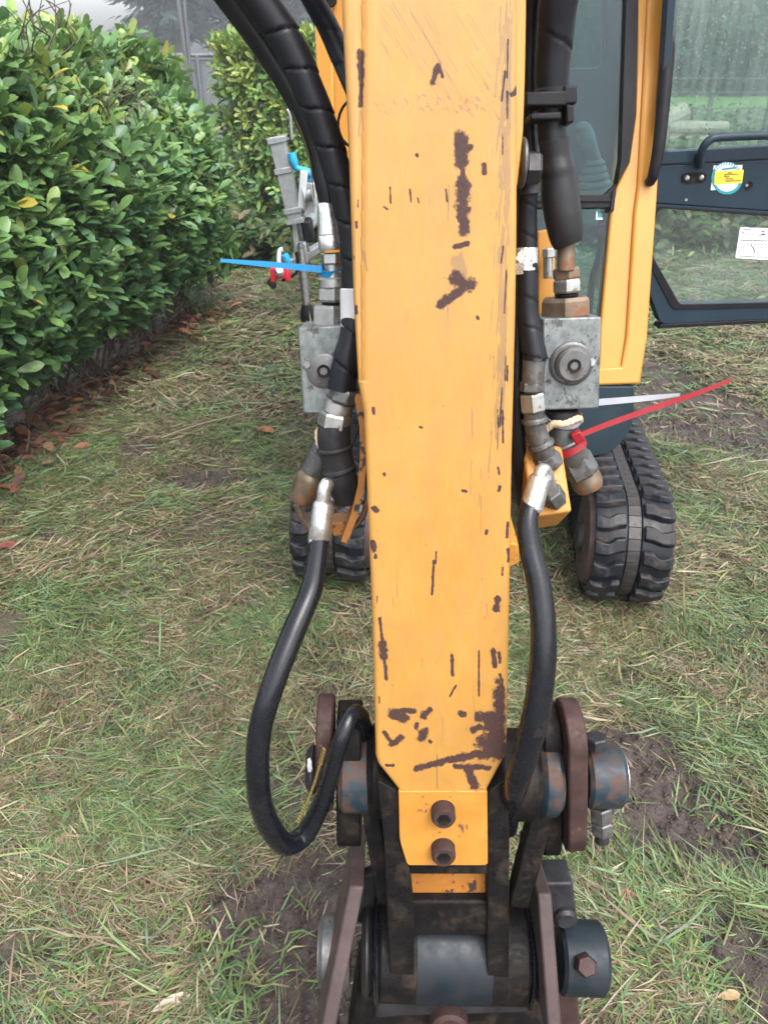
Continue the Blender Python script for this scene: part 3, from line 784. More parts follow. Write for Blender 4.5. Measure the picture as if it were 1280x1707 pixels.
# ---- far ground: trees, fence, logs, poles
def conifer(name, x, y, h, r, seed):
    g = np.random.default_rng(seed); root = thing(name, (x, y, 0), None, None)
    tr = MB(); lathe(tr, (x, y, -.2), (x, y, h), [(0, .022 * h), (.5, .012 * h), (1, .002)], 8); obj('trunk', tr, M['bark'], root)
    P = []; Dv = []; 
    nb = int(26 * h)
    t_ = g.random(nb) ** .8; zz = h * (.08 + .9 * t_); az = g.uniform(0, 6.283, nb); R_ = r * (1.02 - t_) ** .8 * g.uniform(.6, 1.1, nb)
    for z_, a_, q in zip(zz, az, R_):
        m_ = max(3, int(q / .6))
        for j in range(m_):
            u = (j + .6) / m_; p = np.array([x + math.cos(a_) * q * u, y + math.sin(a_) * q * u, z_ - .1 * q * u * u + .05 * q])
            for s_ in (-1, 1, 0):
                P.append(p + g.normal(0, .13, 3)); Dv.append([math.cos(a_ + s_ * .8), math.sin(a_ + s_ * .8), -.25 + g.normal(0, .15)])
    P = np.array(P); Dv = np.array(Dv); n = len(P)
    c = np.array([[.022, .040, .034]]) * g.uniform(.55, 1.6, (n, 1)) * np.array([[1, 1, 1]])
    build_leaves(P, mats_for(Dv, np.tile([0, 0, 1.0], (n, 1)) + g.normal(0, .3, (n, 3)), g), g.uniform(.6, 1.2, n), c, leaf_shape(1, .35, -.2, .25, ((.3, 1.0), (.7, .7))), 'crown', M['needle'], root)
    return root
def copy_tree(o, loc, s, rz):
    r_ = o.copy(); COL.objects.link(r_); r_.location = loc; r_.scale = (s, s, s); r_.rotation_euler = (0, 0, rz)
    for ch in o.children:
        k_ = ch.copy(); COL.objects.link(k_); k_.parent = r_
    return r_
TL = 'tall dark conifer standing hazily beyond the far end of the field'
TG = 'conifers beyond the field'
protos = [conifer('conifer', -15.5, 68, 27, 4.2, 1), conifer('conifer', -7, 82, 26, 6.4, 2)]
for p_ in protos: tag(p_, TL, 'tree', TG)
spots = [(-4.6, 28), (-.6, 34), (2.0, 36), (5.5, 34), (8.2, 31), (10.2, 32), (12.2, 30), (14.4, 33), (16.6, 31), (18.8, 33), (21, 30), (7, 38), (11.3, 38), (15.5, 38), (3.8, 31), (-7.6, 33), (-3.3, 36)]
for i, (x_, y_) in enumerate(spots):
    r_ = copy_tree(protos[i % 2], (x_ * (1.75 if x_ > 1 else 2.7), y_ * (1.75 if x_ > 1 else 2.7), 0), random.uniform(.7, 1.15) * (.62 if x_ > 1 else 1), random.uniform(0, 6)); tag(r_, TL, 'tree', TG)
# wire fence across the field
fn_ = thing('wire_fence', (8, 18.5, 0), 'thin post and wire fence crossing the field seen through the door glass', 'fence')
for i, x_ in enumerate(np.arange(3.2, 13.2, 1.25)):
    pm = MB(); hh = 1.25 + random.uniform(-.08, .08); lathe(pm, (x_, 18.5, -.2), (x_ + random.uniform(-.04, .04), 18.5, hh), [(0, .055), (.96, .05), (1, .03)], 8); obj('post', pm, M['post'], fn_)
for z_ in (.3, .6, .9, 1.15):
    wm = MB(); tube(wm, [(3.2, 18.44, z_), (8, 18.44, z_ - .015), (12.2, 18.44, z_)], .012, 5, .6); obj('wire', wm, M['post'], fn_)
# stacked logs by the fence
for i, (px, py, Lg, rd, ang) in enumerate([(1122, 240, 1.1, .17, .1), (1148, 241, 1.0, .15, -.1), (1172, 240, 1.0, .14, .05), (1112, 221, .8, .18, .5), (1138, 219, 1.0, .14, .05), (1160, 213, 1.25, .12, -.08), (1115, 199, .7, .19, 1.0)]):
    Yl = 16.0; c = onY(px, py, Yl); d = V((math.cos(ang), .25, math.sin(ang) * .25)).normalized()
    c.z = max(c.z, rd)
    lm = MB(); lathe(lm, c - d * Lg / 2, c + d * Lg / 2, [(0, rd * .9), (.02, rd), (.4, rd * 1.04), (.7, rd * .96), (.98, rd), (1, rd * .9)], 10)
    o = obj('cut_log', lm, M['wood']); tag(o, ['grey log at the bottom left of the log heap', 'grey log at the bottom middle of the log heap', 'grey log at the bottom right end of the log heap', 'short thick log on the left of the second layer of the heap', 'log in the middle of the second layer of the heap', 'long pale log lying along the top right of the heap', 'stubby upright log crowning the left of the heap'][i], 'log', 'logs heaped by the field fence')
# weeds behind the open door
def weedbank(name, label, xr, yr, n, hmax, seed, Ls=(.08, .18)):
    g = np.random.default_rng(seed); x = g.uniform(*xr, n); y = g.uniform(*yr, n)
    hh = hmax * np.clip(fbm(x, y, 1.4, 3, seed) * 1.6 - .2, .1, 1)
    z = g.random(n) * hh; az = g.uniform(0, 6.283, n)
    d = np.stack([np.cos(az), np.sin(az), g.normal(.3, .4, n)], 1)
    c = np.array([[.05, .10, .03], [.08, .14, .035], [.11, .13, .05], [.035, .07, .03], [.16, .13, .08]])[g.choice(5, n, p=[.32, .26, .16, .18, .08])] * g.uniform(.7, 1.3, n)[:, None]
    o = build_leaves(np.stack([x, y, z + gh(x, y)], 1), mats_for(d, np.tile([0, -.4, 1.0], (n, 1)) + g.normal(0, .4, (n, 3)), g), g.uniform(*Ls, n), c, leaf_shape(1, .5, .1, .3, ((.3, .9), (.7, .8))), name, M['weed'])
    return tag(o, label, 'weeds', None, 'stuff')
weedbank('bank_weeds', 'bank of brambles and weeds growing beyond the open cab door', (1.9, 6.5), (7.6, 9.4), 9000, .75, 31)
weedbank('meadow_weeds', 'long meadow grass and weeds round the fence in the field', (1, 16), (13, 24), 12000, .38, 32, (.15, .35))
weedbank('hedge_foot_weeds', 'leafy weeds growing at the foot of the far laurel bush', (-1.9, -.9), (6.9, 7.7), 1500, .5, 33, (.08, .16))
def far_row():
    g = np.random.default_rng(55); n = 9000; x = g.uniform(2, 30, n); y = g.uniform(36, 39, n); z = g.random(n) * (2.6 + 2.2 * fbm(x, y, .35, 3, 9))
    c = np.array([[.026, .050, .034]]) * g.uniform(.5, 1.6, (n, 1))
    o = build_leaves(np.stack([x, y, z], 1), mats_for(g.normal(0, 1, (n, 3)), g.normal(0, 1, (n, 3)) + np.array([0, -.6, .6]), g), g.uniform(.35, .8, n), c, leaf_shape(1, .6, .1, .3, ((.3, .9), (.7, .8))), 'far_scrub', M['needle'])
    tag(o, 'low dark scrub growing along the far edge of the field', 'scrub', None, 'stuff')
far_row()
st_ = MB(); tube(st_, [onG(268, 730, .03), onG(330, 708, .045), onG(400, 690, .05), onG(478, 664, .04)], [.003, .0028, .0025, .0015], 6, .05)
tag(obj('dry_stalk', st_, M['wood']), 'long dry stalk lying on the grass between the hedge and the left valve block', 'stalk')
# dark screen and poles behind the hedges
sc_ = thing('screen_fence', (-2.9, 12.5, 0), 'dark grey screen fence with a top rail behind the gap between the hedges', 'fence')
mb = MB()
p0 = onY(225, 92, 12.5)
for k_ in range(4):
    xx = -4.6 + k_ * 1.0
    q = MB(); box(q, xx, xx + .985, 12.5, 12.53, .02, p0.z - .05); obj('panel', q, M['fencegrey'], sc_)
    q = MB(); lathe(q, (xx - .007, 12.47, -.1), (xx - .007, 12.47, p0.z), [(0, .03), (1, .03)], 8); obj('post', q, M['pole'], sc_)
q = MB(); tube(q, [(-4.65, 12.48, p0.z), (-.5, 12.48, p0.z)], .028, 8, smooth=False); obj('rail', q, M['pole'], sc_)
for i, (pts, rd, lb) in enumerate([(((292, -40), (301, 45), (312, 110)), .026, 'taller grey pole rising behind the end of the near hedge, nearer the sky gap'), (((303, -40), (309, 40), (318, 120)), .019, 'thinner grey pole close on the right of the other pole behind the hedge')]):
    q = MB(); top = onY(*pts[0], 9.0); top2 = onY(*pts[2], 9.0); dirn = (top2 - top); bot = top + dirn * ((top.z + .05) / -dirn.z)
    lathe(q, bot, top + (top - bot).normalized() * .9, [(0, rd), (1, rd * .8)], 10); o = obj('pole', q, M['pole']); tag(o, lb, 'pole', 'leaning poles behind the hedge')

# ---- damp hazy air
mb = MB(); box(mb, -124, 124, -24, 124, -1.2, 33)
m = bpy.data.materials.new('damp_air'); m.use_nodes = True; t = m.node_tree; t.nodes.clear()
o_ = t.nodes.new('ShaderNodeOutputMaterial'); pv = t.nodes.new('ShaderNodeVolumePrincipled')
pv.inputs['Color'].default_value = (.90, .94, 1.0, 1); pv.inputs['Density'].default_value = .0028; pv.inputs['Anisotropy'].default_value = .2
t.links.new(pv.outputs[0], o_.inputs['Volume']); hz = obj('haze', mb, m, None, smooth=0); hz['kind'] = 'stuff'; hz['label'] = 'thin damp haze over the field'

# ================================================================== THE EXCAVATOR
EX = thing('mini_excavator', (.32, 2.9, 0), 'yellow mini excavator with worn dipper arm hanging in front of its cab and open door', 'excavator')
def mpart(name, m, parent, fn, *a, smooth=40, bevel=0, label=None, **k):
    mb = MB(); fn(mb, *a, **k); return obj(name, mb, m, parent, smooth=smooth, bevel=bevel, label=label)

# ---------------- dipper arm: a folded box with worn paint
LX = [(0, 569), (230, 580), (500, 589), (640, 597), (690, 606), (800, 611), (1000, 619), (1262, 626), (1275, 630), (1318, 664)]
RX = [(0, 862), (230, 863), (400, 862), (520, 860), (640, 857), (800, 853), (1000, 850), (1245, 845), (1262, 842), (1318, 812)]
GX = [(-999, 40), (0, 34), (250, 23), (500, 13), (700, 3), (9999, 0)]
ip = lambda tab, y: float(np.interp(y, [t_[0] for t_ in tab], [t_[1] for t_ in tab]))
CH = [(600, 86, 603, 128, 6), (603, 128, 600, 176, 3.5), (730, 110, 720, 138, 5.5), (733, 113, 737, 128, 3), (767, 229, 770, 272, 11), (782, 246, 778, 252, 6), (771, 285, 771, 297, 4),
      (771, 305, 772, 333, 13), (764, 345, 776, 350, 8), (771, 348, 772, 384, 10), (758, 412, 778, 406, 4.5), (762, 465, 782, 476, 13), (770, 482, 735, 508, 8), (807, 275, 807, 288, 4.5), (854, 157, 862, 148, 5),
      (650, 312, 651, 338, 1.6), (683, 315, 685, 337, 1.6), (696, 330, 698, 338, 1.8), (743, 315, 745, 336, 1.6), (640, 345, 646, 349, 2), (694, 258, 695, 260, 3),
      (828, 1000, 827, 1014, 6.5), (633, 1032, 637, 1068, 3), (637, 1073, 640, 1095, 7.5), (641, 1100, 644, 1132, 3), (753, 1092, 754, 1126, 3), (798, 1085, 798, 1160, 1.7), (822, 1085, 824, 1110, 4.5), (829, 1135, 829, 1136, 6.5),
      (760, 1143, 750, 1160, 1.8), (655, 1190, 672, 1197, 9), (662, 1184, 690, 1186, 4.5), (705, 1193, 716, 1184, 6), (695, 1208, 694, 1213, 4), (702, 1230, 708, 1220, 8), (640, 1220, 655, 1240, 3.5), (652, 1240, 670, 1229, 5.5),
      (832, 1153, 833, 1245, 10), (798, 1196, 832, 1192, 9), (818, 1205, 830, 1250, 17), (788, 1218, 800, 1211, 6), (806, 1238, 832, 1250, 14), (838, 1252, 800, 1258, 9), (800, 1256, 745, 1268, 7), (745, 1268, 695, 1281, 5.5),
      (758, 1277, 814, 1280, 4.5), (779, 1280, 791, 1312, 7.5), (793, 1322, 810, 1326, 7), (768, 1190, 774, 1191, 5), (839, 1150, 838, 1146, 3), (644, 1276, 655, 1276, 2.6),
      (624, 848, 627, 851, 5), (622, 905, 623, 918, 4.5), (626, 925, 626, 930, 3), (723, 935, 720, 990, 2.2), (727, 920, 726, 940, 1.6), (770, 818, 776, 819, 2.5), (640, 790, 641, 792, 3), (796, 529, 797, 532, 3.5), (716, 1235, 718, 1237, 3),
      (811, 885, 810, 889, 3), (830, 780, 832, 790, 2), (700, 712, 703, 713, 2), (622, 680, 623, 690, 2.5)]
SCF = [(600, 185, 599, 225, 2.5), (764, 432, 770, 456, 12), (605, 420, 612, 450, 3)]
rr = random.Random(21)
for i in range(240):    # vertical scuffs down the right of the face
    y0 = rr.uniform(-20, 720); x0 = 852 - .022 * y0 - abs(rr.gauss(0, 9)) + 4; L = rr.uniform(10, 75)
    (SCF if rr.random() < .96 else CH).append((x0, y0, x0 - L * rr.uniform(-.02, .14), y0 + L, rr.uniform(.8, 1.9)))
for i in range(26):    # slanting scratches near the top
    x0 = rr.uniform(620, 800); y0 = rr.uniform(0, 120); L = rr.uniform(30, 110); SCF.append((x0, y0, x0 + L * .6, y0 + L, rr.uniform(.7, 1.1)))
for i in range(70):    # pitted band
    x0 = rr.uniform(618, 830); y0 = 172 + rr.gauss(0, 9); SCF.append((x0, y0, x0 + rr.uniform(-4, 8), y0 + rr.uniform(0, 9), rr.uniform(.8, 1.7)))
for i in range(60):    # small chips and long hairlines elsewhere
    x0 = rr.uniform(625, 845); y0 = rr.uniform(200, 1300); L = rr.choice([2, 3, 5, 20, 60]); SCF.append((x0, y0, x0 + rr.uniform(-2, 2), y0 + L, rr.uniform(.7, 1.5)))
for i in range(10):
    y0 = rr.uniform(560, 1150); x0 = ip(RX, y0) - rr.uniform(3, 22); CH.append((x0, y0, x0 + rr.uniform(-2, 2), y0 + rr.uniform(3, 26), rr.uniform(1.2, 3)))
for i in range(6):
    y0 = rr.uniform(300, 1200); x0 = ip(LX, y0) + rr.uniform(3, 14); CH.append((x0, y0, x0 + rr.uniform(-1, 1), y0 + rr.uniform(3, 18), rr.uniform(1.0, 2.6)))
def field(px, py, lst):
    f = np.full(px.shape, -1.5)
    for x0, y0, x1, y1, w_ in lst:
        s_ = (abs(x0 - px) < 1e9)
        dx, dy = x1 - x0, y1 - y0; L2 = dx * dx + dy * dy + 1e-9
        t_ = np.clip(((px - x0) * dx + (py - y0) * dy) / L2, 0, 1)
        d = np.hypot(px - x0 - t_ * dx, py - y0 - t_ * dy)
        f = np.maximum(f, 1 - d / (w_ * 1.25))
    return f
rows = []
for k_ in range(7, 0, -1):
    e = .09 * k_; a0 = A(569, 0); a1 = A(589, 500); b0 = A(862, 0); b1 = A(860, 500)
    rows.append((a0 + (a0 - a1).normalized() * e, b0 + (b0 - b1).normalized() * e, -9000))
y_ = 0.0
while y_ < 1318: rows.append((A(ip(LX, y_), y_), A(ip(RX, y_), y_), y_)); y_ += 1.8
rows.append((A(664, 1318), A(812, 1318), 1318))
NC = 160; FR = .0065
cols_ = [('L', .15), ('L', .06), ('L', .02)] + [('F', (1 - math.cos(math.pi * (i / (NC - 1)))) / 2 * .12 + (i / (NC - 1)) * .88) for i in range(NC)] + [('R', .02), ('R', .06), ('R', .15)]
vs = []; PX = []; PY = []
for Lp, Rp, y in rows:
    Wd = (Rp - Lp).length
    for kind, q in cols_:
        if kind == 'F':
            d = min(q, 1 - q) * Wd; off = 0.0
            if d < FR: off = FR - math.sqrt(max(FR * FR - (FR - d) ** 2, 0))
            gd = ip(GX, max(y, -999)) * Wd / max(ip(RX, y) - ip(LX, y), 1) if y > -999 else .022
            dl = q * Wd
            if gd > .004: off += .0022 * math.exp(-((dl - gd) / .0035) ** 2) + (.0016 if dl < gd else 0)
            p = Lp.lerp(Rp, q) - AN * off
        else:
            p = (Lp if kind == 'L' else Rp) - AN * q
        vs.append(p); PX.append(ip(LX, y) + (ip(RX, y) - ip(LX, y)) * (q if kind == 'F' else (0 if kind == 'L' else 1))); PY.append(y if kind == 'F' else -9000)
nc = len(cols_); nr = len(rows); fs = []
for i in range(nr - 1):
    for j in range(nc - 1): fs.append((i * nc + j, i * nc + j + 1, (i + 1) * nc + j + 1, (i + 1) * nc + j))
    fs.append((i * nc + nc - 1, i * nc, (i + 1) * nc, (i + 1) * nc + nc - 1))
fs.append(tuple(range(nc))); fs.append(tuple((nr - 1) * nc + j for j in range(nc))[::-1])
mb = MB(); mb.add(vs, fs)
m, t, b = newmat('dipper_worn_paint')
aw = N(t, 'ShaderNodeAttribute', attribute_name='wear'); as_ = N(t, 'ShaderNodeAttribute', attribute_name='scuff')
tc = t.nodes.new('ShaderNodeTexCoord'); ov = tc.outputs['Object']
mp = N(t, 'ShaderNodeMapping'); mp.inputs['Scale'].default_value = (1, 1, .12); t.links.new(ov, mp.inputs['Vector'])
n1 = noise(t, ov, 130, 7, .72); n2 = noise(t, ov, 7, 5, .6); n3 = noise(t, mp.outputs[0], 160, 4, .6); n4 = noise(t, ov, 420, 3, .6)
base = ramp(t, n2, [(.3, (.365, .172, .024)), (.7, (.43, .212, .038))])
base = mixc(t, ramp(t, n3, [(.40, 0.0), (.75, .30)]), base, (.41, .235, .09))      # faint vertical rubbing
base = mixc(t, ramp(t, noise(t, ov, 30, 6, .7), [(.62, 0.0), (.78, .35)]), base, (.36, .17, .04))
spk = ramp(t, noise(t, ov, 210, 3, .5), [(.745, 0.0), (.77, .75)])
base = mixc(t, spk, base, (.22, .10, .04))
wv = math_(t, 'ADD', aw.outputs['Fac'], math_(t, 'MULTIPLY', math_(t, 'SUBTRACT', n1, .5), 2.3))
rk = ramp(t, wv, [(.12, 0.0), (.38, 1.0)])
sv = math_(t, 'ADD', as_.outputs['Fac'], math_(t, 'MULTIPLY', math_(t, 'SUBTRACT', n3, .5), 2.2))
sk = ramp(t, sv, [(.2, 0.0), (.5, .62)])
rustc = ramp(t, n4, [(.3, (.020, .007, .006)), (.7, (.058, .021, .014))])
scc = ramp(t, n2, [(.4, (.12, .085, .05)), (.6, (.20, .12, .05))])
halo = ramp(t, wv, [(-.0, 0.0), (.24, .55)]); base = mixc(t, halo, base, (.24, .10, .03))
gm = ramp(t, noise(t, mp.outputs[0], 38, 5, .65), [(.40, 0.0), (.78, .34)]); base = mixc(t, gm, base, (.23, .135, .055))
sm = ramp(t, noise(t, ov, 11, 6, .75, .6), [(.43, 0.0), (.76, .5)]); base = mixc(t, sm, base, (.25, .14, .045))
col = mixc(t, sk, base, scc); col = mixc(t, rk, col, rustc)
t.links.new(col, b.inputs['Base Color'])
rg = mixc(t, rk, ramp(t, noise(t, ov, 16, 6, .7), [(.3, .28), (.7, .58)]), (.8, .8, .8)); t.links.new(rg, b.inputs['Roughness'])
hgt = math_(t, 'SUBTRACT', math_(t, 'MULTIPLY', n3, .15), rk); bump(t, b, hgt, .35, .0012)
b.inputs['Coat Weight'].default_value = .12; b.inputs['Coat Roughness'].default_value = .3
arm = obj('dipper_arm', mb, m, EX, smooth=50)
PX = np.array(PX); PY = np.array(PY)
for nm, lst in (('wear', CH), ('scuff', SCF)):
    at_ = arm.data.attributes.new(nm, 'FLOAT', 'POINT'); at_.data.foreach_set('value', field(PX, PY, lst).astype(np.float32))
# side stiffener behind the right edge
mb = MB(); prism(mb, [A(858, -260, .02), A(880, -260, .02), A(877, 0, .02), A(875, 120, .02), A(872, 215, .02), A(862, 310, .02), A(850, 310, .02)], -AN * .02)
obj('side_plate', mb, M['paint'], arm, bevel=.002)
# boom behind it, rising from the machine
mb = MB(); prism(mb, [V((-.02, y, z)) for y, z in [(.93, 2.16), (1.05, 2.38), (1.7, 2.35), (2.28, 1.55), (2.5, .78), (2.28, .72), (2.1, 1.35), (1.62, 2.1), (1.1, 2.12)]], (.14, 0, 0))
boom = obj('boom', mb, M['paint'], EX, bevel=.01)
mpart('swing_post', M['paint_worn'], EX, box, -.06, .2, 2.3, 2.58, .36, .74, bevel=.02)
mb = MB(); prism(mb, [onY(845, 905, 2.15), onY(864, 908, 2.15), onY(866, 938, 2.15), onY(845, 948, 2.15)], (0, .2, 0)); obj('foot_bracket', mb, M['paint_worn'], EX, bevel=.004)

# ---------------- dipper end: bolted plate, casting, bosses, pins
mb = MB(); prism(mb, [A(x, y, -.004) for x, y in rpoly([(664, 1319), (812, 1319), (813, 1443), (679, 1443), (666, 1402)], [2, 2, 6, 6, 12])], -AN * .018)
plate = obj('bolted_plate', mb, M['paint_worn'], EX, bevel=.002)
for (x, y) in ((738, 1350), (738, 1413)):
    c = A(x, y, -.004); r = R(c, 20)
    mb = MB(); lathe(mb, c - AN * .002, c + AN * .019, [(0, r * 1.06), (.08, r * 1.06), (.1, r), (.82, r), (1, r * .86)], 24)
    bo = obj('cap_bolt', mb, M['rust'], plate)
    c2 = c + AN * .0193; mb = MB(); lathe_open(mb, c2 - AN * .007, c2 + AN * .001, [(0, r * .01), (1, r * .01), (1, r * .55), (0, r * .55)][::-1], 6)
    mb = MB(); lathe(mb, c2 - AN * .004, c2 + AN * .0006, [(0, r * .58), (1, r * .58)], 6); obj('socket', mb, M['cast'], bo)
K = -AN
def poly_part(name, m, pts, off, th, parent=None, bevel=.003, rad=0, **k):
    p2 = rpoly(pts, rad) if rad else pts
    mb = MB(); prism(mb, [A(x, y, off) for x, y in p2], K * th); return obj(name, mb, m, parent or EX, bevel=bevel, **k)
cast = poly_part('end_casting', M['cast'], [(628, 1300), (664, 1321), (664, 1402), (682, 1446), (690, 1520), (690, 1648), (652, 1652), (644, 1500), (640, 1400)], .001, .10, bevel=.005, rad=8)
poly_part('casting_cheek', M['cast'], [(812, 1321), (846, 1296), (849, 1400), (848, 1648), (812, 1650), (812, 1450)], .001, .10, cast, bevel=.005, rad=8)
poly_part('casting_rib', M['cast'], [(660, 1440), (816, 1440), (816, 1458), (684, 1458)], .003, .03, cast, bevel=.003)
poly_part('recess_panel', M['paint_dirty'], [(676, 1450), (820, 1450), (820, 1512), (680, 1512)], .026, .01, cast, bevel=0)
poly_part('casting_web', M['cast'], [(680, 1503), (818, 1503), (818, 1560), (680, 1560)], .010, .03, cast, bevel=.004)
def xcyl(name, m, x0, x1, y, rp, off, parent=None, y1=None, b=.10, seg=40, fn=cyl, label=None):
    p0 = A(x0, y, off); p1 = A(x1, y1 if y1 is not None else y, off); r = R((p0 + p1) / 2, rp)
    mb = MB(); fn(mb, p0, p1, r, seg=seg, b=b) if fn is cyl else fn(mb, p0, p1, r); return obj(name, mb, m, parent or EX, label=label)
pivot = xcyl('bucket_pivot_boss', M['cast'], 631, 870, 1578, 80, .070, y1=1584, b=.05); xcyl('boss_sleeve', M['boss'], 690, 811, 1580, 80.8, .070, pivot, y1=1582.5, b=.015)
def oring(x, y, rp, off, w_, parent):
    p0 = A(x - w_, y, off); p1 = A(x + w_, y, off); r = R(p0, rp); mb = MB()
    lathe_open(mb, p0, p1, [(0, r * .9), (0, r), (.25, r * 1.05), (.5, r * 1.07), (.75, r * 1.05), (1, r), (1, r * .9)], 40); obj('seal_ring', mb, M['rubber_wet'], parent)
oring(628, 1578, 80, .075, 5, pivot); oring(875, 1584, 80, .078, 5, pivot)
xcyl('seal_flange', M['steel_dark'], 604, 622, 1578, 74, .085, pivot); xcyl('seal_flange', M['steel_dark'], 881, 897, 1584, 74, .085, pivot)
# bucket hitch with its two ears
hitch = poly_part('bucket_hitch', M['cast'], [(596, 1660), (905, 1662), (920, 1800), (575, 1800)], .05, .12, bevel=.012)
poly_part('hitch_lip', M['steel_dark'], [(628, 1668), (880, 1672), (884, 1690), (690, 1696), (624, 1700)], .036, .02, hitch, bevel=.006)
c = A(748, 1706, .03); mb = MB(); lathe(mb, c - AN * .01, c + AN * .012, [(0, .03), (.8, .028), (1, .022)], 20); obj('hitch_stud', mb, M['rust'], hitch)
def ear(x0t, x1t, yt, x0b, x1b, yb, name='hitch_ear'):
    T0, T1 = A(x0t, yt, .03), A(x1t, yt, .03); B0, B1 = A(x0b, yb, -.055), A(x1b, yb, -.055)
    e0 = B0 + (B0 - T0) * .25; e1 = B1 + (B1 - T1) * .25; bk = K * .13
    mb = MB(); prism(mb, [T0, T0.lerp(B0, .5), e0, e0 + bk, T0 + bk + V((0, .02, -.03))], T1 - T0); return obj(name, mb, M['rust_plate'], hitch, bevel=.003)
ear(582, 607, 1478, 536, 566, 1707); ear(896, 919, 1490, 912, 938, 1707)
xcyl('pin_end', M['steel_dull'], 534, 584, 1586, 58, .085, hitch, b=.12); xcyl('pin_cap', M['steel'], 531, 536, 1586, 46, .085, hitch, b=.2)
col_ = xcyl('pin_collar', M['blue_dark'], 928, 1003, 1594, 57, .085, hitch, y1=1597, b=.1)
c = A(975, 1609, .037); bx_ = V((0, -.62, .78)); mb = MB(); lathe(mb, c - bx_ * .02, c + bx_ * .012, [(0, R(c, 19)), (.8, R(c, 19)), (1, R(c, 15))], 6, .3); obj('collar_bolt', mb, M['rust'], col_)
fl = poly_part('hitch_flange', M['steel_dark'], [(898, 1473), (955, 1472), (963, 1545), (902, 1548)], .075, .05, hitch, bevel=.004)
c = A(941, 1526, .075); mb = MB(); lathe(mb, c - AN * .004, c + AN * .012, [(0, R(c, 19)), (.7, R(c, 19)), (1, R(c, 14))], 20); obj('flange_bolt', mb, M['steel_dark'], fl)
poly_part('hitch_block', M['rust'], [(925, 1650), (963, 1652), (972, 1790), (930, 1790)], .10, .06, hitch, bevel=.004)
poly_part('hitch_block', M['rust_plate'], [(536, 1640), (556, 1600), (566, 1790), (520, 1790)], .09, .05, hitch, bevel=.004)
poly_part('hitch_lobe', M['steel_dark'], [(580, 1470), (632, 1452), (640, 1540), (582, 1540)], .10, .02, hitch, bevel=.004, rad=20)
# upper link pin
UP = .085
def link_plate(name, m, x0, x1, yt, yb, off, half, parent=None, label=None):
    """an upright link with rounded ends, seen edge on"""
    p = A((x0 + x1) / 2, yt, off); q = A((x0 + x1) / 2, yb, off); u = (p - q).normalized(); r = half
    c0 = q + u * r; c1 = p - u * r; pts = []
    for i in range(13):
        a_ = math.pi * i / 12; pts.append(c1 + AN * (r * math.cos(a_)) + u * (r * math.sin(a_)))
    for i in range(13):
        a_ = math.pi + math.pi * i / 12; pts.append(c0 + AN * (r * math.cos(a_)) + u * (r * math.sin(a_)))
    th = R(p, x1 - x0); mb = MB(); prism(mb, [k_ - V((th / 2, 0, 0)) for k_ in pts], (th, 0, 0)); return obj(name, mb, m, parent or EX, bevel=.003)
bossL = xcyl('link_boss', M['bluepaint'], 566, 662, 1286, 66, UP, b=.12); xcyl('link_boss', M['cast'], 612, 668, 1284, 76, UP, b=.15)
link_plate('link_plate', M['rust'], 530, 557, 1164, 1340, UP, .044); link_plate('link_plate', M['cast'], 563, 604, 1176, 1395, UP + .015, .05)
xcyl('pin_end', M['steel_dark'], 512, 531, 1282, 40, UP, b=.2)
c = A(516, 1276, UP - .034); mb = MB(); uvball(mb, c, R(c, 17), 12, 8, (.24, .2, 1.0), .2); obj('paint_mark', mb, M['tape'], bossL)
xcyl('link_boss', M['cast'], 822, 892, 1290, 74, UP, b=.12)
xcyl('pin_collar', M['bluepaint'], 892, 930, 1292, 66, UP, b=.14)
link_plate('link_plate', M['rust'], 934, 966, 1172, 1402, UP, .05)
link_plate('link_plate', M['cast'], 896, 926, 1172, 1410, UP + .03, .05)
col_ = xcyl('pin_collar', M['bluepaint'], 972, 1034, 1293, 52, UP, b=.12); xcyl('pin_cap', M['ferrule'], 1033, 1037, 1293, 45, UP, col_, b=.3)
hexp = lambda nm, m, x0, y0, x1, y1, rp, off, parent, off1=None, rot=.2: mpart(nm, m, parent, hexn, A(x0, y0, off), A(x1, y1, off if off1 is None else off1), R(A(x0, y0, off), rp), rot, smooth=30)
hexp('collar_bolt', M['steel_dark'], 993, 1227, 993, 1246, 19, UP - .01, col_)
hexp('collar_nut', M['steel_dull'], 1001, 1342, 1002, 1366, 20, UP - .01, col_); hexp('collar_nut', M['steel_dull'], 1002, 1367, 1003, 1388, 19, UP - .01, col_)
mpart('bolt_end', M['steel_dark'], col_, cyl, A(1003, 1388, UP - .01), A(1003, 1403, UP - .01), R(A(1003, 1388, UP), 12))
hexp('plate_bolt', M['rust'], 952, 1392, 953, 1413, 14, UP - .02, EX)
def strap(name, m, x0, y0, o0, x1, y1, o1, wp, th, parent=None):
    p = A(x0, y0, o0); q = A(x1, y1, o1); mb = MB(); bar(mb, p, q, R(p, wp), th, up=AN); return obj(name, mb, m, parent or EX, bevel=.003)
strap('tipping_link', M['cast'], 615, 1325, .07, 642, 1495, .06, 28, .03); strap('tipping_link', M['cast'], 905, 1335, .07, 862, 1502, .06, 36, .03)

